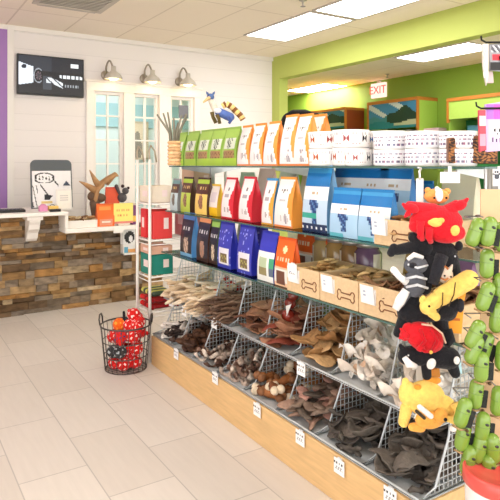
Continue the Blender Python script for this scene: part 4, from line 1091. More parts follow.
for i, x in enumerate((392, 424.5, 458)):
    hl = [.069, .069, .065][i]
    for k in range(2):
        bowl('%s white bowl of the %s line lettered pair on the top shelf' % (['lower', 'upper'][k], ['left', 'middle', 'right'][i]), (XBo + .08, at_X(x, XBo + .08), ZC1 + k * (hl + .0005)), [.079, .077, .07][i], hl, 'lines', i * 3 + k, group='line lettered bowls')
for i, x in enumerate((402, 434)):
    for k in range(2):
        bowl('%s line lettered bowl in the back row, %s' % (['lower', 'upper'][k], ['left', 'right'][i]), (XBo + .26, at_X(x, XBo + .26), ZC1 + k * .0735), .075, .073, 'lines', i * 3 + k + 2, group='line lettered bowls')

# plush lemur lying on the green bags
def plush(name, label, loc, parts, cat='plush toy', group=None, rotz=FACE, rot=None):
    t = thing(name, label, cat, loc, rotz, group, rot)
    for pn, col, shapes in parts:
        m = MB(col)
        for s in shapes:
            c2 = s[-1] if isinstance(s[-1], tuple) and len(s[-1]) == 3 and isinstance(s[-1][0], int) and s[-1][0] > 1 and s[0] in ('e*', 'c*') else None
            if s[0][0] == 'e': m.ell(s[1], s[2], c2, rot=s[3] if len(s) > 3 and s[3] is not c2 else None)
            elif s[0][0] == 'c': m.cap(s[1], s[2], s[3], s[4], c2)
            elif s[0][0] == 't': m.tube(s[1], s[2], c2, n=10)
        m.build(pn, 'plush', t)
    return t
dL = 3.25; S = dL / F
def lp(px, py, dy=0): return ((px - 225) * S, dy, (165 - py) * S)
bL = at_d(225, 165, dL)
st = [(220, 117), (224, 108), (229, 106), (234, 112), (237, 122), (238, 132)]
t = plush('plush_lemur', 'blue and grey plush lemur with striped tail on the green bags', (bL.x, bL.y, H), [
    ('body', (84, 108, 168), [('c', lp(219, 112), lp(230, 117), 4.3 * S, 4.6 * S)]),
    ('belly', (216, 220, 228), [('e', lp(218, 111, -.02), (3.8 * S, 2.5 * S, 2.6 * S))]),
    ('head', (80, 104, 150), [('e', lp(210.5, 97), (3.8 * S, 3.5 * S, 3.6 * S)), ('c', lp(207.5, 93.5), lp(206.5, 92), 1.3 * S, .6 * S), ('c', lp(213.5, 93.5), lp(214.5, 92), 1.3 * S, .6 * S)]),
    ('muzzle', (200, 170, 120), [('c', lp(209, 98.5, -.02), lp(204, 102.5, -.03), 1.9 * S, 1.0 * S)]),
    ('neck', (206, 196, 180), [('c', lp(211, 101), lp(215, 109), 2.8 * S, 3.6 * S)]),
    ('foreleg', (90, 76, 40), [('t', [lp(212, 112), lp(213, 117), lp(216, 123)], [2.2 * S, 1.8 * S, 2.0 * S])]),
    ('foreleg', (90, 76, 40), [('t', [lp(217, 115, -.02), lp(219, 119, -.02), lp(220, 124, -.02)], [2.0 * S, 1.8 * S, 1.6 * S])]),
    ('hind_leg', (66, 84, 140), [('t', [lp(228, 118, -.02), lp(231, 121, -.03), lp(229, 124, -.03)], [2.8 * S, 2.0 * S, 1.4 * S])]),
    ('eye', (20, 20, 20), [('e', lp(209, 96.5, -.065 * 1), (.6 * S, .5 * S, .6 * S))])])
m = MB((216, 188, 130)); pts = [lp(222, 106, .02), lp(226, 103.5, .02), lp(231, 106, .02), lp(236, 111, .02), (0, 0, 0), lp(244, 121, .02)]
pts[4] = lp(241, 116, .02)
dense = []
for a, b in zip(pts, pts[1:]):
    for k in range(6): dense.append(tuple(a[q] + (b[q] - a[q]) * k / 6 for q in range(3)))
for k in range(0, len(dense) - 2, 1):
    m.tube([dense[k], dense[k + 1]], 3.1 * S, (130, 84, 44) if (k // 3) % 2 else (238, 204, 132), n=10)
m.build('tail', 'plush', t)

# basketry jar with grey sticks, left of the green bags
p = at_d(170, 165, 3.58)
t = thing('stick_bundle', 'tan rope jar holding grey sticks left of the green bags', 'jar', (p.x + .02, p.y - .02, ZC1))
m = MB((226, 186, 140)); 
for k in range(7): m.lathe([(.036, .002 + k * .022), (.044, .012 + k * .022), (.036, .0235 + k * .022)], (228, 188, 142) if k % 2 else (216, 172, 124), n=18)
m.build('jar', 'chew', t)
for k in range(9):
    a = k * 2.4; m = MB((126, 122, 106)); rr = R.uniform(.03, .095)
    m.tube([(.015 * math.cos(a), .015 * math.sin(a), .02), (.03 * math.cos(a), .03 * math.sin(a), .2), (rr * math.cos(a) * 1.35, rr * math.sin(a) * 1.35, R.uniform(.27, .34))], [.008, .008, .006], n=6); m.build('stick', 'antler', t)
m = MB((112, 112, 118)); m.bb((.02, -.03, .30), (.085, -.018, .38)); m.build('tag_board', 'printed card', t, bevel=.004)
# ------------------------------------------------------------------ white wire rack at the far end
t = thing('wire_rack', 'white wire shelf rack at the counter end of the display', 'rack', (1.58, 3.79, 0))
rk = t
WHT = (240, 236, 230); XW, YW = .62, .235
for x in (0, XW):
    for y in (0, YW):
        m = MB(WHT); m.tube([(x, y, 0), (x, y, 1.44)], .011, n=8); m.build('post', 'paint', t)
for z in (.06, .35, .60, .86, 1.12):
    m = MB(WHT); m.tube([(0, 0, z), (XW, 0, z), (XW, YW, z), (0, YW, z)], .007, n=6, closed=True)
    for k in range(1, 16): m.wire((XW * k / 16, 0, z), (XW * k / 16, YW, z), .002)
    for k in range(1, 3): m.wire((0, YW * k / 3, z), (XW, YW * k / 3, z), .003)
    m.tube([(0, 0, z - .03), (XW, 0, z - .03)], .004, n=6); m.tube([(0, 0, z - .03), (0, YW, z - .03)], .004, n=6)
    m.build('shelf', 'paint', t)
for y in (0, YW):
    m = MB((196, 180, 160)); m.tube([(0, y, 1.42), (0, y + .01, 1.50), (.02, y + .03, 1.54), (.05, y + .03, 1.5), (.06, y + .02, 1.42)], .006, n=6); m.build('loop_handle', 'metal', t)
def rk_box(x, y, z, w, d, h, col, lab, nm='carton', lid=None):
    q = thing(nm, lab, nm.replace('_', ' '), (1.58 + x, 3.79 + y, z + .008))
    m = MB(col); m.bb((0, 0, 0), (w, d, h)); m.build('box', 'printed card', q, bevel=.004)
    m = MB(lid or (246, 224, 220)); m.bb((-.001, d * .3, h * .35), (0.0, d * .7, h * .7)); m.build('label', 'printed card', q)
    m = MB(lid or (246, 224, 220)); m.bb((w * .55, -.0012, h * .35), (w * .8, 0, h * .75)); m.build('label', 'printed card', q)
rk_box(.02, .125, .86, .17, .10, .21, (222, 44, 48), 'red carton on the wire rack, towards the counter')
rk_box(.03, .012, .86, .15, .10, .20, (226, 60, 58), 'red carton at the front of the wire rack')
rk_box(.02, .02, .60, .17, .205, .145, (28, 132, 116), 'teal carton on the wire rack with a pink lidded box on it')
rk_box(.02, .03, .60 + .147, .17, .2, .06, (226, 176, 150), 'pink lidded box on top of the teal carton')
rk_box(.02, .03, 1.12, .16, .22, .12, (240, 226, 206), 'cream carton on the top shelf of the wire rack')
rk_box(.2, .03, 1.12, .14, .2, .08, (196, 60, 50), 'small red carton on the top shelf of the wire rack')
rk_box(.36, .03, 1.12, .16, .2, .26, (222, 190, 160), 'tall tan carton at the back of the wire rack top shelf')
rk_box(.30, .03, .86, .22, .2, .24, (214, 150, 150), 'rose carton at the back of the red cartons')
for k, (x, y, c, l) in enumerate([(.06, .06, (232, 226, 216), 'white plush lump hung below the red cartons'), (.10, .20, (214, 206, 170), 'cream plush lump hung below the red cartons')]):
    pass
for k in range(12):
    m = MB((206, 40, 38) if k % 3 else (150, 30, 34)); m.cap((-.1, 0, 0), (.1, 0, 0), .012, .012); m.ell((-.1, 0, 0), .0185); m.ell((.1, 0, 0), .0185)
    tag(m.build('rope_toy', 'plush', loc=(1.58 + .13, 3.79 + .022 + .038 * (k % 6), .35 + .03 + .046 * (k // 6)), rot=(0, 0, .0)), 'red rope toy lying on the low shelf of the wire rack', 'rope toy', 'red rope toys on the wire rack')
for k in range(6):
    m = MB((206, 200, 90) if k % 2 else (60, 76, 56)); m.cap((-.06, 0, 0), (.06, 0, 0), .018, .018)
    tag(m.build('chew_roll', 'plastic', loc=(1.58 + .10, 3.79 + .022 + .038 * k, .35 + .125)), ('yellow green' if k % 2 else 'dark green') + ' roll lying on the red rope toys', 'roll', 'rolls on the wire rack, ' + ('yellow green' if k % 2 else 'dark'))

# ------------------------------------------------------------------ basket of red toys
bx = at_d(126, 0, 3.93); bc = (bx.x, bx.y)
t = thing('wire_basket', 'round dark wire basket full of red toys on the floor', 'basket', (bc[0], bc[1], 0))
DKW = (78, 72, 70)
def ring(z, r, th, m): m.tube([(r * math.cos(a * PI / 18), r * math.sin(a * PI / 18), z) for a in range(36)], th, n=6, closed=True)
def br(z): return .140 + .03 * z / .30
m = MB(DKW); ring(.305, br(.305), .006, m); m.build('rim', 'wire', t)
m = MB(DKW)
for z in (.006, .10, .20): ring(z, br(z), .0035, m)
for k in range(24):
    a = 2 * PI * k / 24; m.tube([(br(z) * math.cos(a), br(z) * math.sin(a), z) for z in (.006, .15, .305)], .0022, n=5)
for k in range(-4, 5): 
    y = k * .03; xx = math.sqrt(.14 ** 2 - y * y); m.wire((-xx, y, .006), (xx, y, .006), .002)
m.build('wire_body', 'wire', t)
for s in (-1, 1):
    a0 = math.atan2(-RT.y * 0 + RT.y * s, RT.x * s)
    c = Vector((math.cos(a0), math.sin(a0), 0)); n_ = Vector((-c.y, c.x, 0)); r = br(.305)
    m = MB(DKW); m.tube([c * r - n_ * .035 + Vector((0, 0, .305)), c * (r + .004) - n_ * .04 + Vector((0, 0, .345)), c * (r + .006) - n_ * .02 + Vector((0, 0, .372)), c * (r + .006) + n_ * .02 + Vector((0, 0, .372)), c * (r + .004) + n_ * .04 + Vector((0, 0, .345)), c * r + n_ * .035 + Vector((0, 0, .305))], .006, n=6); m.build('handle', 'wire', t)
def dotted(col, dot, k):
    def f(u, v):
        return dot if (math.sin(u * 2 * PI * 5 + k) * math.sin(v * PI * 6 + k) > .55) else col
    return f
spots = [(-.07, -.03, .05, 0), (.0, -.08, .055, 0), (.07, -.03, .055, 0), (.02, .06, .05, 0), (-.05, .06, .05, 0), (.03, -.03, .12, 1), (-.075, -.045, .13, 2), (-.02, -.095, .145, 2), (.08, -.045, .15, 0), (.06, .05, .14, 0), (-.05, .05, .13, 0),
         (-.08, -.02, .225, 0), (-.02, -.08, .235, 3), (.06, -.06, .235, 0), (.0, .03, .22, 0), (.085, .03, .24, 0), (-.07, .06, .22, 0), (.03, -.02, .30, 0), (.09, -.01, .325, 0), (-.045, .0, .30, 4), (.06, .06, .33, 0), (.085, -.05, .30, 0), (.055, -.005, .37, 0)]
for i, (x, y, z, k) in enumerate(spots):
    x_ = x * RT.x - y * FW.x * -1 ; px_ = Vector((bc[0], bc[1], 0)) + RT * x + FW * y
    col = [(214, 36, 34), (200, 30, 34), (60, 60, 62), (214, 40, 36), (236, 100, 30)][k]
    m = MB(col); m.ell((0, 0, 0), (.047, .045, .045), fn=dotted(col, [(250, 220, 214), (250, 200, 200), (190, 194, 196), (70, 70, 120), (250, 160, 60)][k], i), nu=24, nv=16)
    m.cap((.03, 0, .02), (.06, 0, .035), .016, .012, col)
    lab = ['red plush toy with white dots in the wire basket', 'deep red plush toy near the middle of the wire basket', 'grey and white plush toy pressed to the basket wires', 'red plush toy with a dark blue mark in the wire basket', 'orange plush toy on top of the wire basket heap'][k]
    tag(m.build('plush_toy', 'plush', loc=(px_.x, px_.y, z), rot=(R.random(), R.random(), R.random() * 6)), lab, 'plush toy', 'basket toys, ' + ['red dotted', 'deep red', 'grey', 'blue marked', 'orange'][k])
t2 = thing('plush_bat', 'black plush toy standing out of the basket top', 'plush toy', (bc[0] + RT.x * .01, bc[1] + RT.y * .01, .30), FACE)
m = MB((40, 38, 42)); m.ell((.03, 0, .03), (.045, .03, .035)); m.cap((-.02, 0, .0), (-.025, 0, .085), .012, .009); m.build('body', 'plush', t2)

# ------------------------------------------------------------------ hanging plush toys on a clip strip at the near corner
dT = 1.86; S = dT / F
cs = at_d(424, 165, dT)
t = thing('clip_strip', 'clear strip with hooks holding the plush toys on the near corner', 'clip strip', (cs.x, cs.y, 0), FACE)
def P(px, py, dy=0.0): return ((px - 424) * S, dy, H + (HZ - py) * S)
m = MB((226, 226, 222)); m.bb((-.012, .045, P(0, 415)[2]), (.012, .048, H - .045)); m.build('strip', 'plastic', t)
m = MB((226, 226, 222)); m.tube([(0, .046, H - .05), (0, .05, H - .022), (.02, .1, H - .012), (.04, .2, H - .01)], .004, n=6); m.build('hanger', 'metal', t)
for py in (205, 240, 262, 285, 305, 335, 360, 390):
    m = MB((200, 200, 200)); m.tube([(0, .046, P(0, py)[2]), (0, .02, P(0, py)[2]), (0, .012, P(0, py)[2] + .006)], .002, n=5); m.build('hook', 'metal', t)
SUB = ('eye', 'flower_spot', 'seam', 'mask', 'stripe', 'patch', 'face', 'chest', 'blaze', 'segment', 'trim')
BODY = []
def toy(name, label, parts):
    """each part: (name, colour, shapes) with shapes in picture-like local units around (424, HZ) scaled to metres"""
    t = thing(name, label, 'plush toy', (cs.x, cs.y, 0), FACE, 'plush toys on the clip strip')
    main = None
    for pn, col, shapes in parts:
        m = MB(col)
        for s in shapes:
            c2 = s[5] if len(s) > 5 else None
            if s[0] == 'e':
                _, px, py, dy, r = s[:5]; m.ell(P(px, py, dy), (r[0] * S, (r[1] if len(r) > 2 else r[0] * .7) * S, r[-1] * S), c2, rot=(0, s[6], 0) if len(s) > 6 else None)
            elif s[0] == 'c':
                _, a, b, r0, r1 = s[:5]; m.cap(P(*a), P(*b), r0 * S, r1 * S, c2)
            elif s[0] == 't':
                _, pts, rs = s[:3]; m.tube([P(*p) for p in pts], [q * S for q in rs], None, n=12)
        o = m.build(pn, 'plush', main if (main and pn in SUB) else t)
        main = main or o
        BODY.append(o)
    # put the Empty at the toy's own base
    return t
RED = (222, 36, 48); BLK = (34, 34, 38); YEL = (248, 210, 112); WHI = (240, 238, 236)
toy('plush_lobster', 'big red plush toy with yellow flower spots at the top of the strip', [
    ('body', RED, [('e', 436, 222, .0, (27, 13, 17)), ('e', 445, 232, -.01, (18, 12, 11)), ('c', (410, 206, 0), (432, 212, 0), 5, 9), ('c', (456, 205, 0), (446, 214, 0), 5, 9), ('c', (414, 226, -.01), (428, 222, 0), 6, 9), ('c', (456, 232, -.01), (446, 226, 0), 8, 9), ('c', (420, 236, -.01), (430, 228, 0), 4, 8)]),
    ('front_leg', RED, [('t', [(418, 220, -.03), (417, 232, -.035), (420, 239, -.03)], [4, 3.4, 2.6])]),
    ('front_leg', RED, [('t', [(426, 226, -.035), (425, 236, -.04), (428, 241, -.03)], [4, 3.4, 2.6])]),
    ('claw', RED, [('e', 411, 208, -.015, (7, 5, 5), None, .5), ('c', (406, 207, -.015), (402, 204, -.015), 3.5, 1.6), ('c', (407, 213, -.015), (404, 216, -.015), 3, 1.4)]),
    ('claw', RED, [('e', 459, 205, -.01, (7, 5, 5), None, -.5), ('c', (462, 203, -.01), (466, 199, -.01), 3.2, 1.6)]),
    ('flower_spot', (246, 206, 110), [('e', 431, 221, -.048, (6.5, 2, 4.4)), ('c', (426, 221, -.046), (437, 219, -.046), 2.4, 2.6)]),
    ('flower_spot', (246, 206, 110), [('e', 450, 229, -.046, (4.6, 2, 5.4), None, .4)]),
    ])
toy('plush_tiger', 'orange and white plush head peeking above the red toy', [
    ('head', (240, 166, 92), [('e', 441, 197, .045, (13, 8, 8)), ('e', 432, 191, .045, (3.4, 2.5, 3.4)), ('e', 452, 192, .045, (3.4, 2.5, 3.4))]),
    ('blaze', WHI, [('e', 440, 195, .008, (4, 2.5, 7)), ('c', (440, 189, .03), (441, 193, .02), 2.4, 3)]),
    ('eye', (30, 26, 24), [('e', 435, 198, .006, (1.2, 1, 1.2))]), ('eye', (30, 26, 24), [('e', 447, 198, .006, (1.2, 1, 1.2))])])
toy('plush_bear', 'black plush toy hanging below the red flower spotted toy', [
    ('body', BLK, [('e', 436, 252, .02, (24, 12, 12)), ('e', 446, 262, .02, (15, 11, 16)), ('c', (424, 246, .01), (396, 250, 0), 7, 5), ('c', (394, 248, 0), (391, 253, 0), 4.6, 4), ('c', (428, 260, .0), (424, 288, -.01), 8, 6), ('c', (452, 262, .02), (457, 280, .02), 9, 7), ('c', (415, 238, .01), (425, 248, 0), 6, 8)]),
    ('ear', BLK, [('e', 459, 246, .0, (4, 2.5, 5))]),
    ('arm', (44, 44, 50), [('t', [(440, 254, -.02), (434, 268, -.03), (430, 282, -.03)], [6.5, 6, 5])]),
    ('eye', (200, 200, 204), [('e', 452, 255, -.028, (.9, .7, .9))])])
toy('plush_raccoon', 'grey striped plush raccoon with white ear edges hanging at left', [
    ('body', (92, 94, 102), [('e', 413, 282, -.02, (11, 8, 14)), ('e', 414, 264, -.02, (12, 8, 9)), ('c', (406, 290, -.02), (399, 302, -.02), 5, 4)]),
    ('stripe', (206, 208, 214), [('t', [(402, 276, -.045), (411, 273, -.058), (422, 276, -.05)], [1.2, 1.4, 1.2]), ('t', [(402, 284, -.048), (412, 281, -.06), (423, 285, -.05)], [1.2, 1.4, 1.2]), ('t', [(404, 262, -.042), (413, 265, -.052), (424, 263, -.04)], [1, 1.2, 1])]),
    ('ear', WHI, [('t', [(405, 258, -.03), (411, 253, -.035), (420, 256, -.03)], [2, 2.6, 2])]),
    ('snout', WHI, [('t', [(392, 269, -.03), (397, 275, -.035), (404, 280, -.03)], [3.6, 3, 4]), ('e', 391, 268, -.035, (3.6, 2.6, 3.4))]),
    ('tail', WHI, [('t', [(404, 288, -.03), (398, 298, -.03), (393, 307, -.03)], [4, 5, 3.5])]),
    ('mask', (40, 40, 46), [('e', 409, 263, -.045, (4, 2.5, 3))])])
toy('plush_tabby_cat', 'small white and brown plush cat face above the yellow toy', [
    ('head', (232, 214, 196), [('e', 443, 274, -.02, (8, 5, 8)), ('c', (439, 267, -.02), (442, 261, -.02), 2.4, .8), ('c', (448, 268, -.02), (450, 264, -.02), 2.4, .8)]),
    ('stripe', (190, 120, 70), [('t', [(437, 268, -.04), (441, 264, -.036), (444, 267, -.04)], [1, 1.2, 1]), ('t', [(436, 275, -.044), (440, 277, -.05), (443, 275, -.05)], [.8, 1, .8])]),
    ('eye', (30, 26, 24), [('e', 440, 273, -.046, (1, .8, 1))]), ('eye', (30, 26, 24), [('e', 446, 274, -.046, (1, .8, 1))])])
toy('plush_giraffe', 'long yellow plush toy hanging diagonally above the black plush', [
    ('body', YEL, [('c', (464, 277, -.04), (436, 293, -.05), 9.5, 9), ('c', (440, 291, -.05), (424, 300, -.055), 8, 7.5), ('e', 422, 302, -.06, (8, 6, 8)), ('c', (426, 308, -.06), (430, 312, -.06), 5, 4)]),
    ('ear', YEL, [('e', 417, 295, -.06, (3, 2, 4), None, .5)]),
    ('seam', (90, 70, 40), [('t', [(446, 277, -.085), (443, 288, -.098), (440, 300, -.08)], [.6, .6, .6]), ('t', [(433, 286, -.095), (432, 297, -.1), (429, 306, -.08)], [.6, .6, .6])]),
    ('eye', (50, 36, 24), [('e', 420, 299, -.096, (1.2, .9, 1.2))])])
toy('plush_dog', 'black plush toy with long legs behind the red crawfish', [
    ('body', BLK, [('c', (408, 312, .0), (446, 310, .01), 11, 12), ('c', (404, 318, 0), (397, 332, -.01), 6, 4.5), ('c', (448, 312, .01), (452, 304, 0), 10, 8), ('c', (440, 320, .01), (446, 338, .01), 8, 6), ('c', (414, 300, .0), (410, 310, 0), 6, 8)]),
    ('leg', BLK, [('t', [(446, 330, .0), (449, 340, -.01), (444, 342, -.02)], [6, 5.4, 4.2])]),
    ('ear', (44, 44, 50), [('e', 458, 304, -.02, (4, 2.4, 7))])])
toy('plush_crawfish', 'round red plush crawfish curled in the middle of the strip', [
    ('body', (216, 34, 44), [('e', 421, 334, -.035, (20, 11, 14), None, .45), ('c', (406, 326, -.03), (402, 333, -.03), 6, 5)]),
    ('segment', (196, 26, 38), [('t', [(413, 322, -.078), (417, 333, -.085), (411, 343, -.07)], [1.4, 1.6, 1.4]), ('t', [(424, 322, -.075), (429, 333, -.083), (424, 345, -.074)], [1.4, 1.6, 1.4])]),
    ('claw', (206, 34, 44), [('e', 402, 331, -.045, (5, 3.5, 4)), ('c', (400, 328, -.045), (397, 325, -.045), 2.2, 1), ('c', (399, 333, -.045), (396, 334, -.045), 2.2, 1)]),
    ('claw', (206, 34, 44), [('e', 414, 341, -.075, (4, 3, 3.4)), ('c', (417, 343, -.08), (421, 344, -.08), 1.8, 1)]),
    ('trim', (236, 206, 180), [('t', [(416, 319, -.06), (426, 320, -.065), (436, 328, -.06), (440, 338, -.055)], [.9, .9, .9, .9])]),
    ('eye', (240, 190, 90), [('e', 423, 344, -.082, (1.8, 1.2, 1.8))])])
toy('plush_skunk', 'black plush toy with white face and patch below the red crawfish', [
    ('body', BLK, [('c', (408, 354, -.01), (448, 357, -.01), 9, 11), ('e', 406, 354, -.02, (10, 7, 9)), ('c', (424, 362, -.02), (425, 374, -.02), 5, 4.4), ('c', (450, 362, -.01), (454, 372, -.01), 6.5, 5)]),
    ('face', WHI, [('t', [(400, 352, -.05), (404, 358, -.058), (412, 361, -.05)], [2.6, 4, 2])]),
    ('chest', WHI, [('e', 426, 358, -.055, (4.4, 2, 5.5), None, .4)]),
    ('patch', WHI, [('e', 451, 355, -.052, (3, 1.6, 4))]),
    ('ear', BLK, [('c', (401, 347, -.02), (399, 344, -.02), 3, 2)]),
    ('eye', (230, 230, 230), [('e', 404, 350, -.052, (.9, .7, .9))])])
toy('plush_lion', 'yellow plush toy with white label hanging lowest on the strip', [
    ('body', YEL, [('e', 422, 394, -.03, (20, 11, 17)), ('e', 406, 390, -.03, (10, 8, 12)), ('c', (404, 404, -.03), (401, 418, -.03), 6, 5), ('e', 438, 404, -.03, (15, 9, 13)), ('c', (420, 404, -.03), (430, 412, -.03), 9, 8)]),
    ('snout', (244, 176, 84), [('e', 424, 412, -.055, (14, 6, 9)), ('e', 434, 407, -.065, (7, 5, 7)), ('c', (408, 420, -.05), (416, 420, -.05), 4, 5)]),
    ('tail', YEL, [('t', [(448, 396, -.06), (452, 404, -.065), (447, 412, -.07), (439, 408, -.075)], [4.5, 4.5, 4, 3])]),
    ('ear', YEL, [('e', 403, 380, -.03, (4, 2.5, 6))]),
    ('mane', (238, 158, 62), [('e', 430, 378, -.02, (9, 5, 4)), ('e', 414, 382, -.045, (4, 3, 3))]),
    ('eye', (40, 34, 30), [('e', 435, 406, -.10, (1.8, 1, 1.8))]),
    ('label', WHI, [('c', (412, 396, -.085), (422, 404, -.09), 2.6, 2.6)]),
    ('label', (70, 62, 54), [('c', (409, 400, -.084), (416, 406, -.088), 1.6, 1.6)]),
    ('hang_tag', WHI, [('e', 447, 420, -.06, (4, .8, 3.4))])])
def swing(px, py, w, h, dy, col, lab, ang=0.0):
    t = thing('hang_tag', lab, 'hang tag', (cs.x, cs.y, 0), FACE)
    m = MB(col); p = Vector(P(px, py, dy)); m.box(p, (w * S, .002, h * S), rot=Matrix.Rotation(ang, 3, 'Y')); m.build('card', 'printed card', t)
    m = MB((190, 100, 20)); m.box(p + Vector((0, -.0015, .004)), (w * S * .6, .001, h * S * .1), rot=Matrix.Rotation(ang, 3, 'Y')); m.build('print_line', 'printed card', t)
swing(462, 290, 14, 22, .02, (246, 164, 40), 'orange hang tag right of the long yellow toy', .2)
swing(459, 323, 14, 26, .03, (246, 160, 36), 'orange hang tag beside the lower black plush', .08)
swing(435, 372, 13, 16, .02, (244, 164, 70), 'orange hang tag under the black and white toy', -.1)
swing(461, 371, 12, 18, .05, (186, 226, 236), 'pale blue hang tag beside the green dispensers', -.1)

# ------------------------------------------------------------------ green bag dispensers on the near strip
dD = 1.62; S2 = dD / F
ds = at_d(478, 165, dD)
t = thing('dispenser_stand', 'kraft covered display pole holding the green bag dispensers', 'display stand', (ds.x, ds.y, 0), FACE)
def Q(px, py, dy=0.0): return ((px - 478) * S2, dy, H + (HZ - py) * S2)
m = MB((206, 172, 132)); a = Q(488, 470); b = Q(500, 190)
m.bb((a[0], .05, a[2]), (a[0] + .06, .056, b[2])); m.build('kraft_board', 'printed card', t)
m = MB((150, 150, 150)); m.tube([(a[0] + .03, .07, .012), (a[0] + .03, .07, b[2] + .06)], .012); m.build('pole', 'metal', t)
m = MB((120, 120, 120)); m.bb((a[0] - .09, .062, 0), (a[0] + .15, .2, .012)); m.build('base_plate', 'metal', t)
DL = [(471, 231, .35), (483, 230, .18), (486, 263, .05), (481, 294, .35), (498, 236, 0), (498, 287, .1), (471, 331, .45), (494, 316, .1), (484, 346, .3), (470, 346, .35), (476, 362, .05), (475, 393, .12), (459, 408, .3), (480, 424, .1), (462, 435, .2), (498, 352, .1), (466, 457, .25), (489, 444, -.05), (485, 464, -.1), (477, 445, .2), (497, 400, .1)]
for (px, py, an) in DL:
    m = MB((140, 140, 140)); m.tube([(a[0] + .03, .0535, Q(px, py - 13)[2]), (Q(px, py)[0] + .0004, .052, Q(px, py - 13)[2]), (Q(px, py)[0], .0, Q(px, py - 13)[2])], .002, n=5); m.build('hook_wire', 'metal', t)

GRN = (116, 148, 54)
# one capsule, then copies
o = ds
first = thing('waste_bag_dispenser', '', 'bag dispenser', (0, 0, 0), FACE, 'green waste bag dispensers')
m = MB(GRN); m.cap((0, 0, -.0235), (0, 0, .0235), .0195, .0195, n=24); cps = m.build('capsule', 'glossy plastic', first)
m = MB((104, 130, 58)); m.tube([(.0197 * math.cos(k * PI / 16), .0197 * math.sin(k * PI / 16), .004) for k in range(32)], .0009, n=5, closed=True); m.build('seam', 'glossy plastic', cps)
m = MB((40, 44, 28)); m.ell((.004, -.0185, .014), (.0065, .003, .004), rot=(0, .3, 0)); m.build('slot', 'plastic', cps)
m = MB((44, 46, 44)); m.bb((.017, -.002, -.036), (.034, .004, .012)); m.build('strap', 'plush', first)
m = MB((170, 140, 100)); m.tube([(-.018, 0, -.042), (0, -.012, -.044), (.022, 0, -.043)], .003, n=6); m.ell((.024, -.004, -.044), .005, (90, 70, 50)); m.build('clip', 'metal', first)
lab = ['top left one of the green capsules', 'top green capsule leaning against its left neighbour', 'green capsule right under the top pair', 'tilted green capsule below the upright second one', 'topmost green capsule at the right picture edge', 'second green capsule at the right picture edge', 'tilted green capsule beside the lower orange tag', 'green capsule level with the lower orange tag, right', 'green capsule just under the orange tag row', 'green capsule half hidden left of the kraft board', 'long upright green capsule left of the kraft board', 'upright green capsule beside the pale blue tag', 'leftmost green capsule, level with the yellow lion', 'green capsule halfway down right of the leftmost one', 'green capsule under the leftmost one', 'third green capsule at the right picture edge', 'lowest green capsule of the left column', 'green capsule above the white tub, right', 'lowest green capsule touching the white tub top', 'green capsule behind the lower column', 'lowest green capsule at the right picture edge']
for i, (px, py, an) in enumerate(DL):
    q = Q(px, py); dep = -.03 + .012 * (i % 3) - (.02 if i in (1, 10, 17) else 0)
    w = ds + RT * q[0] + FW * dep; loc = (w.x, w.y, q[2])
    if i == 0: r = first; r.location = loc; r.rotation_euler = (0, an, FACE); r['label'] = lab[0] + ' hanging at the right'
    else: r = dup(first, loc, (0, an, FACE), lab[i] + ' on the stand')
# white tub with red rim below
tb = at_d(500, 480, 1.62)
t = thing('treat_tub', 'white tub with red rim below the green dispensers', 'tub', (tb.x, tb.y + .0, 0))
t.location = tuple(at_d(503, 165, 1.545).to_2d()) + (0,)
m = MB((240, 238, 236)); m.lathe([(.08, 0), (.085, .01), (.098, .54), (.10, .555)], n=40, fn=lambda u, i: (240, 238, 236)); m.build('tub_body', 'plastic', t)
m = MB((214, 84, 76)); m.lathe([(.099, .535), (.104, .54), (.103, .57), (.097, .578), (.092, .565), (.02, .56)], n=40); m.build('red_rim', 'plastic', t)
m = MB((110, 116, 120)); m.ell((-.045, -.082, .46), (.05, .012, .06), rot=(0, 0, -.5)); m.build('printed_panel', 'plastic', t)

# ------------------------------------------------------------------ pegged packages at the right
dP = 1.95; S3 = dP / F
ps = at_d(492, 165, dP)
def W(px, py, dy=0.0): return ((px - 492) * S3, dy, (HZ - py) * S3 + H)
t = thing('peg_rack', 'black pegged stand beyond the near end of the display', 'peg rack', (ps.x, ps.y, 0), FACE)
m = MB((50, 48, 48)); m.tube([(.16, .06, .012), (.16, .06, 1.95)], .014); m.build('post', 'metal', t)
m = MB((50, 48, 48)); m.lathe([(.09, 0), (.09, .008), (.02, .016)], c=(.16, .06, 0)); m.build('base_plate', 'metal', t)
for py, x_ in ((40, 481), (106, 476), (60, 500)):
    m = MB((40, 38, 38)); m.tube([W(x_, py - 4, 0), W(x_ + .6, py, 0), W(x_ + 5, py + 2.4, 0), (.16, .0, W(0, py + 2)[2]), (.16, .06, W(0, py + 2)[2])], .0035, n=6); m.build('peg', 'metal', t)
m = MB((60, 58, 58))
for k in range(8): m.wire((.10, .06, .3 + k * .2), (.5, .06, .3 + k * .2), .004)
m.build('cross_wire', 'metal', t)
def hang(name, lab, cat, poly, dy, col, fn=None, th=.012, mat='printed film'):
    t = thing(name, lab, cat, (ps.x, ps.y, 0), FACE)
    pts = [W(px, py) for px, py in poly]; m = MB(col); m.prism([(p[0], p[2]) for p in pts], (0, dy, 0), (1, 0, 0), (0, 0, 1), th); m.build('package', mat, t, bevel=.002)
    return t
def patch(t, px0, py0, px1, py1, dy, col, fn=None, n=16, nm='printed_panel'):
    a = W(px0, py0); b = W(px1, py1); m = MB(col)
    m.grid(lambda u, v: (a[0] + (b[0] - a[0]) * u, dy, b[2] + (a[2] - b[2]) * v), n, n, fn or (lambda u, v: col), smooth=False); m.build(nm, 'printed card', t)
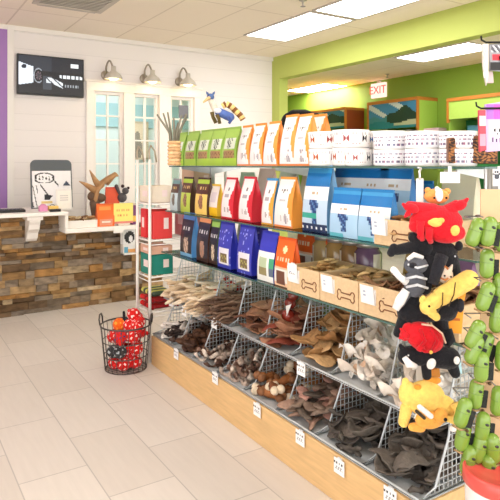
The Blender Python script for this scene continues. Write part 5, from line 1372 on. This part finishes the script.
t = hang('toy_package', 'clear pointed bag hanging from the top peg at the right', 'package', [(482, 44), (488, 44), (488, 76), (486, 86), (484, 76), (482.5, 66)], .0, (214, 208, 198)); patch(t, 482.6, 47, 485, 78, -.007, (190, 170, 150), lambda u, v: (176, 150, 136) if math.sin(v * 30 + u * 9) > .5 else (226, 222, 214))
t = hang('toy_package', 'black and red package hanging from the top peg at the right', 'package', [(490, 44), (510, 42), (512, 72), (491, 70)], .012, (150, 150, 156))
patch(t, 491, 62, 511, 70, .005, (30, 28, 30)); patch(t, 493, 54, 510, 60, .004, (222, 50, 66)); patch(t, 492, 45, 509, 52, .005, (96, 96, 104), lambda u, v: (220, 220, 224) if math.sin(u * 20 + v * 6) > .5 else (90, 90, 98))
t = hang('toy_package', 'small grey package hanging behind the black and red one', 'package', [(489, 70), (496, 70), (497, 82), (490, 82)], .03, (196, 176, 176))
t = hang('toy_package', 'narrow red package hanging from the lower peg', 'package', [(478, 110), (485, 110), (486, 150), (479, 152)], .0, (206, 60, 76)); patch(t, 478.6, 116, 485, 126, -.007, (226, 200, 200)); patch(t, 479, 134, 485, 146, -.007, (226, 150, 170))
t = hang('toy_package', 'purple package with a white animal face on the lower peg', 'package', [(486, 104), (512, 100), (512, 150), (487, 152)], .012, (206, 178, 220))
patch(t, 487, 104, 511, 119, .0055, (190, 110, 200), lambda u, v: (206, 90, 190) if u > .3 else (170, 110, 200))
def cat_face(u, v):
    x, y = u - .5, v - .5
    if math.hypot(x * 1.1, y) < .32:
        if math.hypot(abs(x) - .13, y - .04) < .07: return (40, 36, 44)
        if math.hypot(x, y + .12) < .05: return (60, 50, 60)
        return (244, 240, 244)
    if abs(x) < .34 and abs(y) > .3 and math.sin(u * 30) > .3 and y < 0: return (70, 60, 90)
    return (214, 190, 226)
patch(t, 489, 120, 507, 142, .0055, (214, 190, 226), cat_face, 24)
t = hang('leopard_bag', 'brown leopard print bag hanging behind the bowls at the right', 'bag', [(462, 136), (515, 132), (515, 164), (462, 162)], .16, (120, 74, 36), th=.05)
def leo(u, v):
    s = math.sin(u * 34 + math.sin(v * 17) * 2) * math.sin(v * 26 + math.sin(u * 21) * 2)
    return (44, 26, 18) if s > .15 else ((176, 116, 60) if s < -.35 else (122, 74, 36))
patch(t, 462.5, 137, 514, 163, .134, (120, 74, 36), leo, 48)
# sign cards below the top shelf at the right
def shelf_card(px0, py0, px1, py1, lab, paw):
    t = thing('sign_card', lab, 'sign', (ps.x, ps.y, 0), FACE)
    a = W(px0, py0); b = W(px1, py1)
    def f(u, v):
        if paw and (math.hypot(u - .3, v - .55) < .15 or any(math.hypot(u - .3 - .2 * math.cos(q), v - .62 - .22 * math.sin(q)) < .07 for q in (.4, 1.2, 2.0, 2.8))): return (70, 74, 84)
        if .3 < v < .8 and .2 < u < .9 and int(v * 20) % 4 == 0: return (220, 216, 222)
        return (246, 242, 244)
    m = MB(); m.grid(lambda u, v: (a[0] + (b[0] - a[0]) * u, .0, b[2] + (a[2] - b[2]) * v), 20, 20, f, smooth=False); m.bb((a[0], .0005, b[2]), (b[0], .003, a[2]), (236, 232, 234)); m.build('card', 'printed card', t)
    m = MB((206, 206, 206)); m.bb(((a[0] + b[0]) / 2 - .006, .003, a[2] - .005), ((a[0] + b[0]) / 2 + .006, .006, (H - .004))); m.build('clip', 'plastic', t)
shelf_card(440.5, 172, 460, 183, 'white sign card clipped under the top shelf above the red toy', False)
shelf_card(492, 169, 508, 186, 'white sign card with a dark paw print at the right edge', True)
m = MB((186, 112, 196)); m.ell((0, 0, 0), (.022, .02, .016)); m.cap((.01, 0, .005), (.03, 0, .012), .008, .006)
pz = at_d(473, 209, 2.05); 
# ================================================================== LIGHT
w = bpy.data.worlds.new('world'); bpy.context.scene.world = w; w.use_nodes = True
bg = w.node_tree.nodes['Background']; bg.inputs['Color'].default_value = (1.0, 0.985, 0.975, 1); bg.inputs['Strength'].default_value = 1.8
vs = bpy.context.scene.view_settings
vs.view_transform = 'Standard'; vs.look = 'None'; vs.gamma = 1; vs.exposure = 0.85; vs.use_curve_mapping = False
# put each hanging thing's Empty at the base of its own parts
bpy.context.view_layer.update()
for r in [o for o in C.objects if o.type == 'EMPTY' and o.parent is None and o.get('category') in ('plush toy', 'hang tag', 'package', 'bag', 'sign')]:
    pts = [ch.matrix_local @ Vector(c) for ch in r.children if ch.type == 'MESH' for c in ch.bound_box]
    if not pts: continue
    lo = Vector([min(p[k] for p in pts) for k in range(3)]); hi = Vector([max(p[k] for p in pts) for k in range(3)])
    d = Vector(((lo.x + hi.x) / 2, (lo.y + hi.y) / 2, lo.z))
    r.location = r.matrix_world @ d
    for ch in r.children: ch.location = ch.location - d
